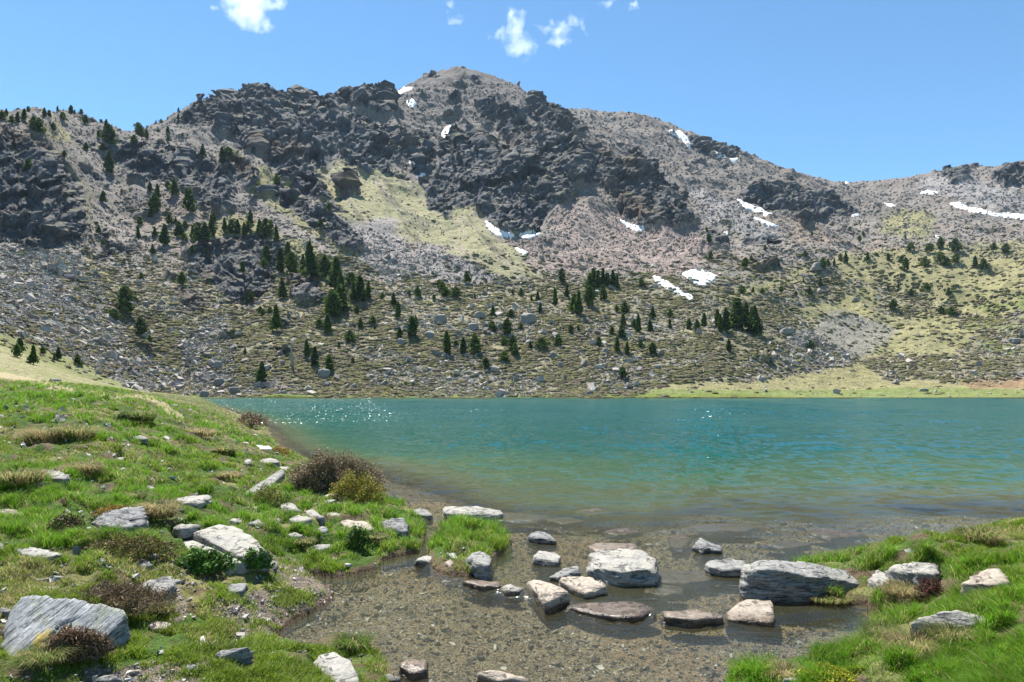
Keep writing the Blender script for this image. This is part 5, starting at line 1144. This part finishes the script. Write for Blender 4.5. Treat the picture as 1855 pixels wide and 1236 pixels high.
# bushes: stems with leaf shells
MST = NB('twig_material'); MST.bsdf((.10, .07, .05), .9); MST = MST.m
def bush(u, v, wpx, hpx, label, cols, leaf=.02, n=3000, name='heath_bush', cat='bush', depth=.8, upright=0.):
    x, y, z = ground_at(u, v); Rx = wpx*.5*y/F; Rz = hpx*y/F; Ry = Rx*depth
    y += Ry*.6; z = float(height(np.array([x]), np.array([y]))[0][0])
    root = link(bpy.data.objects.new(name, None)); root.location = (x, y, z-.02); root.empty_display_size = .2; tag(root, label, cat, 'bushes on the banks')
    th = np.arccos(rng.random(n)**.8); a = rng.random(n)*6.28
    lob = 1+.16*np.sin(a*3+1)+.13*np.sin(a*5+th*6)+.08*rng.normal(size=n)
    rr = (.62+.38*rng.random(n)**.4)*lob
    P0 = np.stack([Rx*np.sin(th)*np.cos(a)*rr, Ry*np.sin(th)*np.sin(a)*rr, Rz*np.cos(th)*rr*.95+.01], -1)
    L = np.maximum(leaf, .9*y/683)*(.7+.6*rng.random(n))
    if upright:                                  # thin needle twigs
        q = np.array([(-.18, 0, -1), (.18, 0, -1), (.12, 0, 1.3), (-.12, 0, 1.3)])[None]*np.ones((n, 1, 1))
        rm = rotmats(n, .45)
    else:
        q = np.array([(-.45, 0, 0), (0, -.9, .1), (.45, 0, 0), (0, .9, .1)])[None]*np.ones((n, 1, 1)); rm = rotmats(n, 1.2)
    v_ = np.einsum('nij,nkj->nki', rm, q)*L[:, None, None]+P0[:, None]
    ci = rng.integers(0, len(cols), n); c = np.array(cols)[ci]*(.6+.8*rng.random((n, 1)))
    mesh_np('foliage', v_.reshape(-1, 3), np.arange(4*n).reshape(n, 4), MLF, np.repeat(c, 4, 0), False, parent=root)
    bm = bmesh.new()
    for i in range(14):
        a_ = rng.random()*6.28; t_ = .3+.7*rng.random()
        e = Vector((Rx*t_*math.cos(a_)*.8, Ry*t_*math.sin(a_)*.8, Rz*(.95-.4*t_)))
        tube(bm, [(e.x*.1, e.y*.1, -.02), (e.x*.45, e.y*.45, e.z*.55), tuple(e)], [.012*Rx*2, .008*Rx*2, .003*Rx*2], 5)
    from_bm('stems', bm, MST, root)
GRN = [(.07, .12, .02), (.10, .16, .03)]; BRN = [(.17, .105, .065), (.22, .15, .09), (.12, .085, .05)]; YEL = [(.30, .24, .025), (.22, .20, .03), (.34, .27, .05)]
bush(592,896,168,66,'large rusty brown leafy bush overhanging the lake from the left bank',[(.22,.155,.10),(.27,.20,.13),(.16,.16,.06),(.17,.12,.08)],.024,15000,depth=.5)
bush(636,914,98,50,'yellow flowering bush in front of the large rusty bush',YEL+GRN[:1],.018,6500)
bush(450,776,56,28,'reddish brown bush at the water edge near the far left of the lake',BRN,.03,1800)
bush(502,822,34,15,'small orange yellow bush beside the bright white rock',[(.32,.2,.03),(.3,.22,.05)],.02,900)
bush(175,1098,185,38,'low brown heather spreading over the back of the big tilted boulder',[(.14,.095,.06),(.10,.10,.035),(.17,.12,.08)],.018,4200,name='heather_bush',cat='heather',upright=1)
bush(125,1200,115,48,'dry brown heather in front of the big tilted boulder',BRN,.022,2200,name='heather_bush',cat='heather',upright=1,depth=.4)
bush(215,1012,170,42,'spreading mat of green and brown shrub under the dark grooved boulder',[(.10,.12,.03),(.17,.14,.03),(.13,.09,.05)],.015,4200,depth=.5)
bush(200,940,80,18,'orange moss like shrub on the left shoulder of the dark grooved boulder',[(.30,.17,.03),(.2,.15,.03)],.012,1500,depth=.6)
bush(358,1036,110,36,'dark green leafy clump under the broad split slab',[(.06,.14,.02),(.09,.18,.03)],.022,2600,depth=.5)
bush(458,1045,60,32,'bright green leafy clump at the right foot of the broad split slab',[(.06,.15,.02),(.10,.20,.03)],.02,1600,depth=.5)
bush(644,996,42,36,'dark green upright plant below the striped flat rock',[(.05,.11,.02),(.08,.15,.02)],.02,1300)
bush(480,918,64,38,'yellow green shrub below the leaning slab',[(.13,.17,.03),(.20,.19,.03)],.016,1900)
bush(1692,1082,46,32,'dark red brown heather on the right bank under the crumbly rock',[(.15,.075,.055),(.11,.06,.045)],.02,1700,name='heather_bush',cat='heather',upright=1)
bush(1540,1236,150,22,'bright yellow moss cushion at the bottom right',[(.34,.33,.02),(.26,.30,.03)],.010,3600,name='moss_cushion',cat='moss',depth=.6)
bush(1640,1108,50,10,'green yellow moss under the brown tussock on the right bank',[(.26,.27,.03),(.16,.2,.03)],.01,1100,name='moss_cushion',cat='moss')
bush(1263,0+1052,1,1,'x',GRN,.01,10) if False else None
bush(200,770,1,1,'x',GRN,.01,10) if False else None
bush(225,742,46,14,'dark green shrub on the rise left of the sandy path',[(.05,.11,.02),(.08,.14,.03)],.03,900)
bush(1770,1150,1,1,'x',GRN,.01,10) if False else None
bush(60,1110,40,16,'low green plant at the left edge above the big tilted boulder',GRN,.014,700)
bush(110,970,60,30,'dark brown twiggy plant left of the green and brown shrub mat',[(.11,.075,.045),(.10,.11,.03)],.016,1500)
bush(1550,1098,70,14,'fringe of green moss at the foot of the largest layered boulder',[(.16,.22,.03),(.24,.25,.04)],.010,1200,name='moss_cushion',cat='moss',depth=.4)

# ------------------------------------------------------------------ clouds
def cloud(label, lumps, yd=6000., seed=0, dens=.0045):
    bm = bmesh.new(); cs = []
    us = [l[0] for l in lumps]; vs = [l[1] for l in lumps]
    cx = (min(us)+max(us))/2; cv = (min(vs)+max(vs))/2; c0 = Vector(((cx-CU)*yd/F, yd, ZC+(HV-cv)*yd/F))
    x0, x1 = min(l[0]-l[2] for l in lumps)-cx, max(l[0]+l[2] for l in lumps)-cx
    z0, z1 = cv-max(l[1]+l[3] for l in lumps), cv-min(l[1]-l[3] for l in lumps); s = yd/F
    bmesh.ops.create_cube(bm, size=1); D_ = .5*(x1-x0)
    for v in bm.verts:
        v.co = Vector(((x0 if v.co.x < 0 else x1)*s*1.1, (-D_ if v.co.y < 0 else D_)*s*.7, (z0 if v.co.z < 0 else z1)*s*1.1))
    b = NB('cloud_material_'+str(seed)); b.m.name = 'cloud_material'; co = b.coord()
    sep = b.n('ShaderNodeSeparateXYZ'); wob = b.n('ShaderNodeTexNoise'); b.l(co, wob.inputs['Vector']); wob.inputs['Scale'].default_value = .009; wob.inputs['Detail'].default_value = 5
    va = b.n('ShaderNodeVectorMath', operation='MULTIPLY_ADD'); b.l(wob.outputs['Color'], va.inputs[0]); va.inputs[1].default_value = (230, 230, 230)
    b.l(co, va.inputs[2]); vb_ = b.n('ShaderNodeVectorMath', operation='SUBTRACT'); b.l(va.outputs[0], vb_.inputs[0]); vb_.inputs[1].default_value = (115, 115, 115)
    b.l(vb_.outputs[0], sep.inputs[0]); tot = None
    for u, v, ru, rv in lumps:
        dx = b.math('DIVIDE', b.math('SUBTRACT', sep.outputs[0], (u-cx)*s), ru*s); dz = b.math('DIVIDE', b.math('SUBTRACT', sep.outputs[2], (cv-v)*s), rv*s); dy = b.math('DIVIDE', sep.outputs[1], min(ru, rv)*1.0*s)
        r2 = b.math('ADD', b.math('ADD', b.math('MULTIPLY', dx, dx), b.math('MULTIPLY', dz, dz)), b.math('MULTIPLY', dy, dy))
        f = b.math('SUBTRACT', 1., r2, clamp=True); tot = f if tot is None else b.math('MAXIMUM', tot, f)
    nz = b.noise(co, .012, 8, .68)
    dn = b.math('MULTIPLY', b.math('SUBTRACT', b.math('MULTIPLY_ADD', tot, .62, nz), .70), 2.2, clamp=True)
    vp = b.n('ShaderNodeVolumePrincipled'); vp.inputs['Color'].default_value = (1, 1, 1, 1); vp.inputs['Anisotropy'].default_value = .35
    b.l(b.math('MULTIPLY', dn, dens), vp.inputs['Density']); b.l(vp.outputs[0], b.out.inputs['Volume'])
    o = from_bm('cloud', bm, b.m, None, False); o.location = c0; tag(o, label, 'cloud', 'small white clouds')
cloud('largest white cloud, at the top edge left of the summit', [(450,0,62,34),(455,28,40,30),(480,48,20,18),(430,22,30,18),(500,6,30,14),(395,18,10,6)], seed=1)
cloud('upright wedge shaped white cloud right above the summit', [(935,50,22,36),(945,84,30,26),(925,30,16,18),(910,60,18,10),(888,62,8,6)], seed=2)
cloud('small puffy cloud right of the upright wedge shaped cloud', [(1010,72,30,16),(1018,52,24,16),(990,50,20,9),(1040,38,22,14),(1062,50,10,8)], seed=3)
cloud('wispy cloud fragment at the top edge above the summit', [(814,12,12,14),(830,34,16,8)], seed=4, dens=.004)
cloud('faint cloud shred at the top edge right of the puffy cloud', [(1150,10,16,9),(1100,4,22,7)], seed=5, dens=.005)

# ------------------------------------------------------------------ air between here and the peak
bm = bmesh.new(); bmesh.ops.create_cube(bm, size=1)
zt = float(Pf[..., 2].max())+15
for v in bm.verts: v.co = Vector((v.co.x*11000, -100 if v.co.y < 0 else 3550, -60 if v.co.z < 0 else zt))
zmin = min(float(Pf[..., 2].min()), float(Zn.min()))-1
for v in bm.verts:
    if v.co.z < 0: v.co.z = zmin
b = NB('haze_material'); vp = b.n('ShaderNodeVolumePrincipled'); vp.inputs['Color'].default_value = (.62, .78, 1, 1); vp.inputs['Density'].default_value = .00003; vp.inputs['Anisotropy'].default_value = .2
b.l(vp.outputs[0], b.out.inputs['Volume'])
o = from_bm('haze', bm, b.m, None, False); tag(o, 'thin blue mountain air', 'haze', kind='stuff'); o.display_type = 'WIRE'
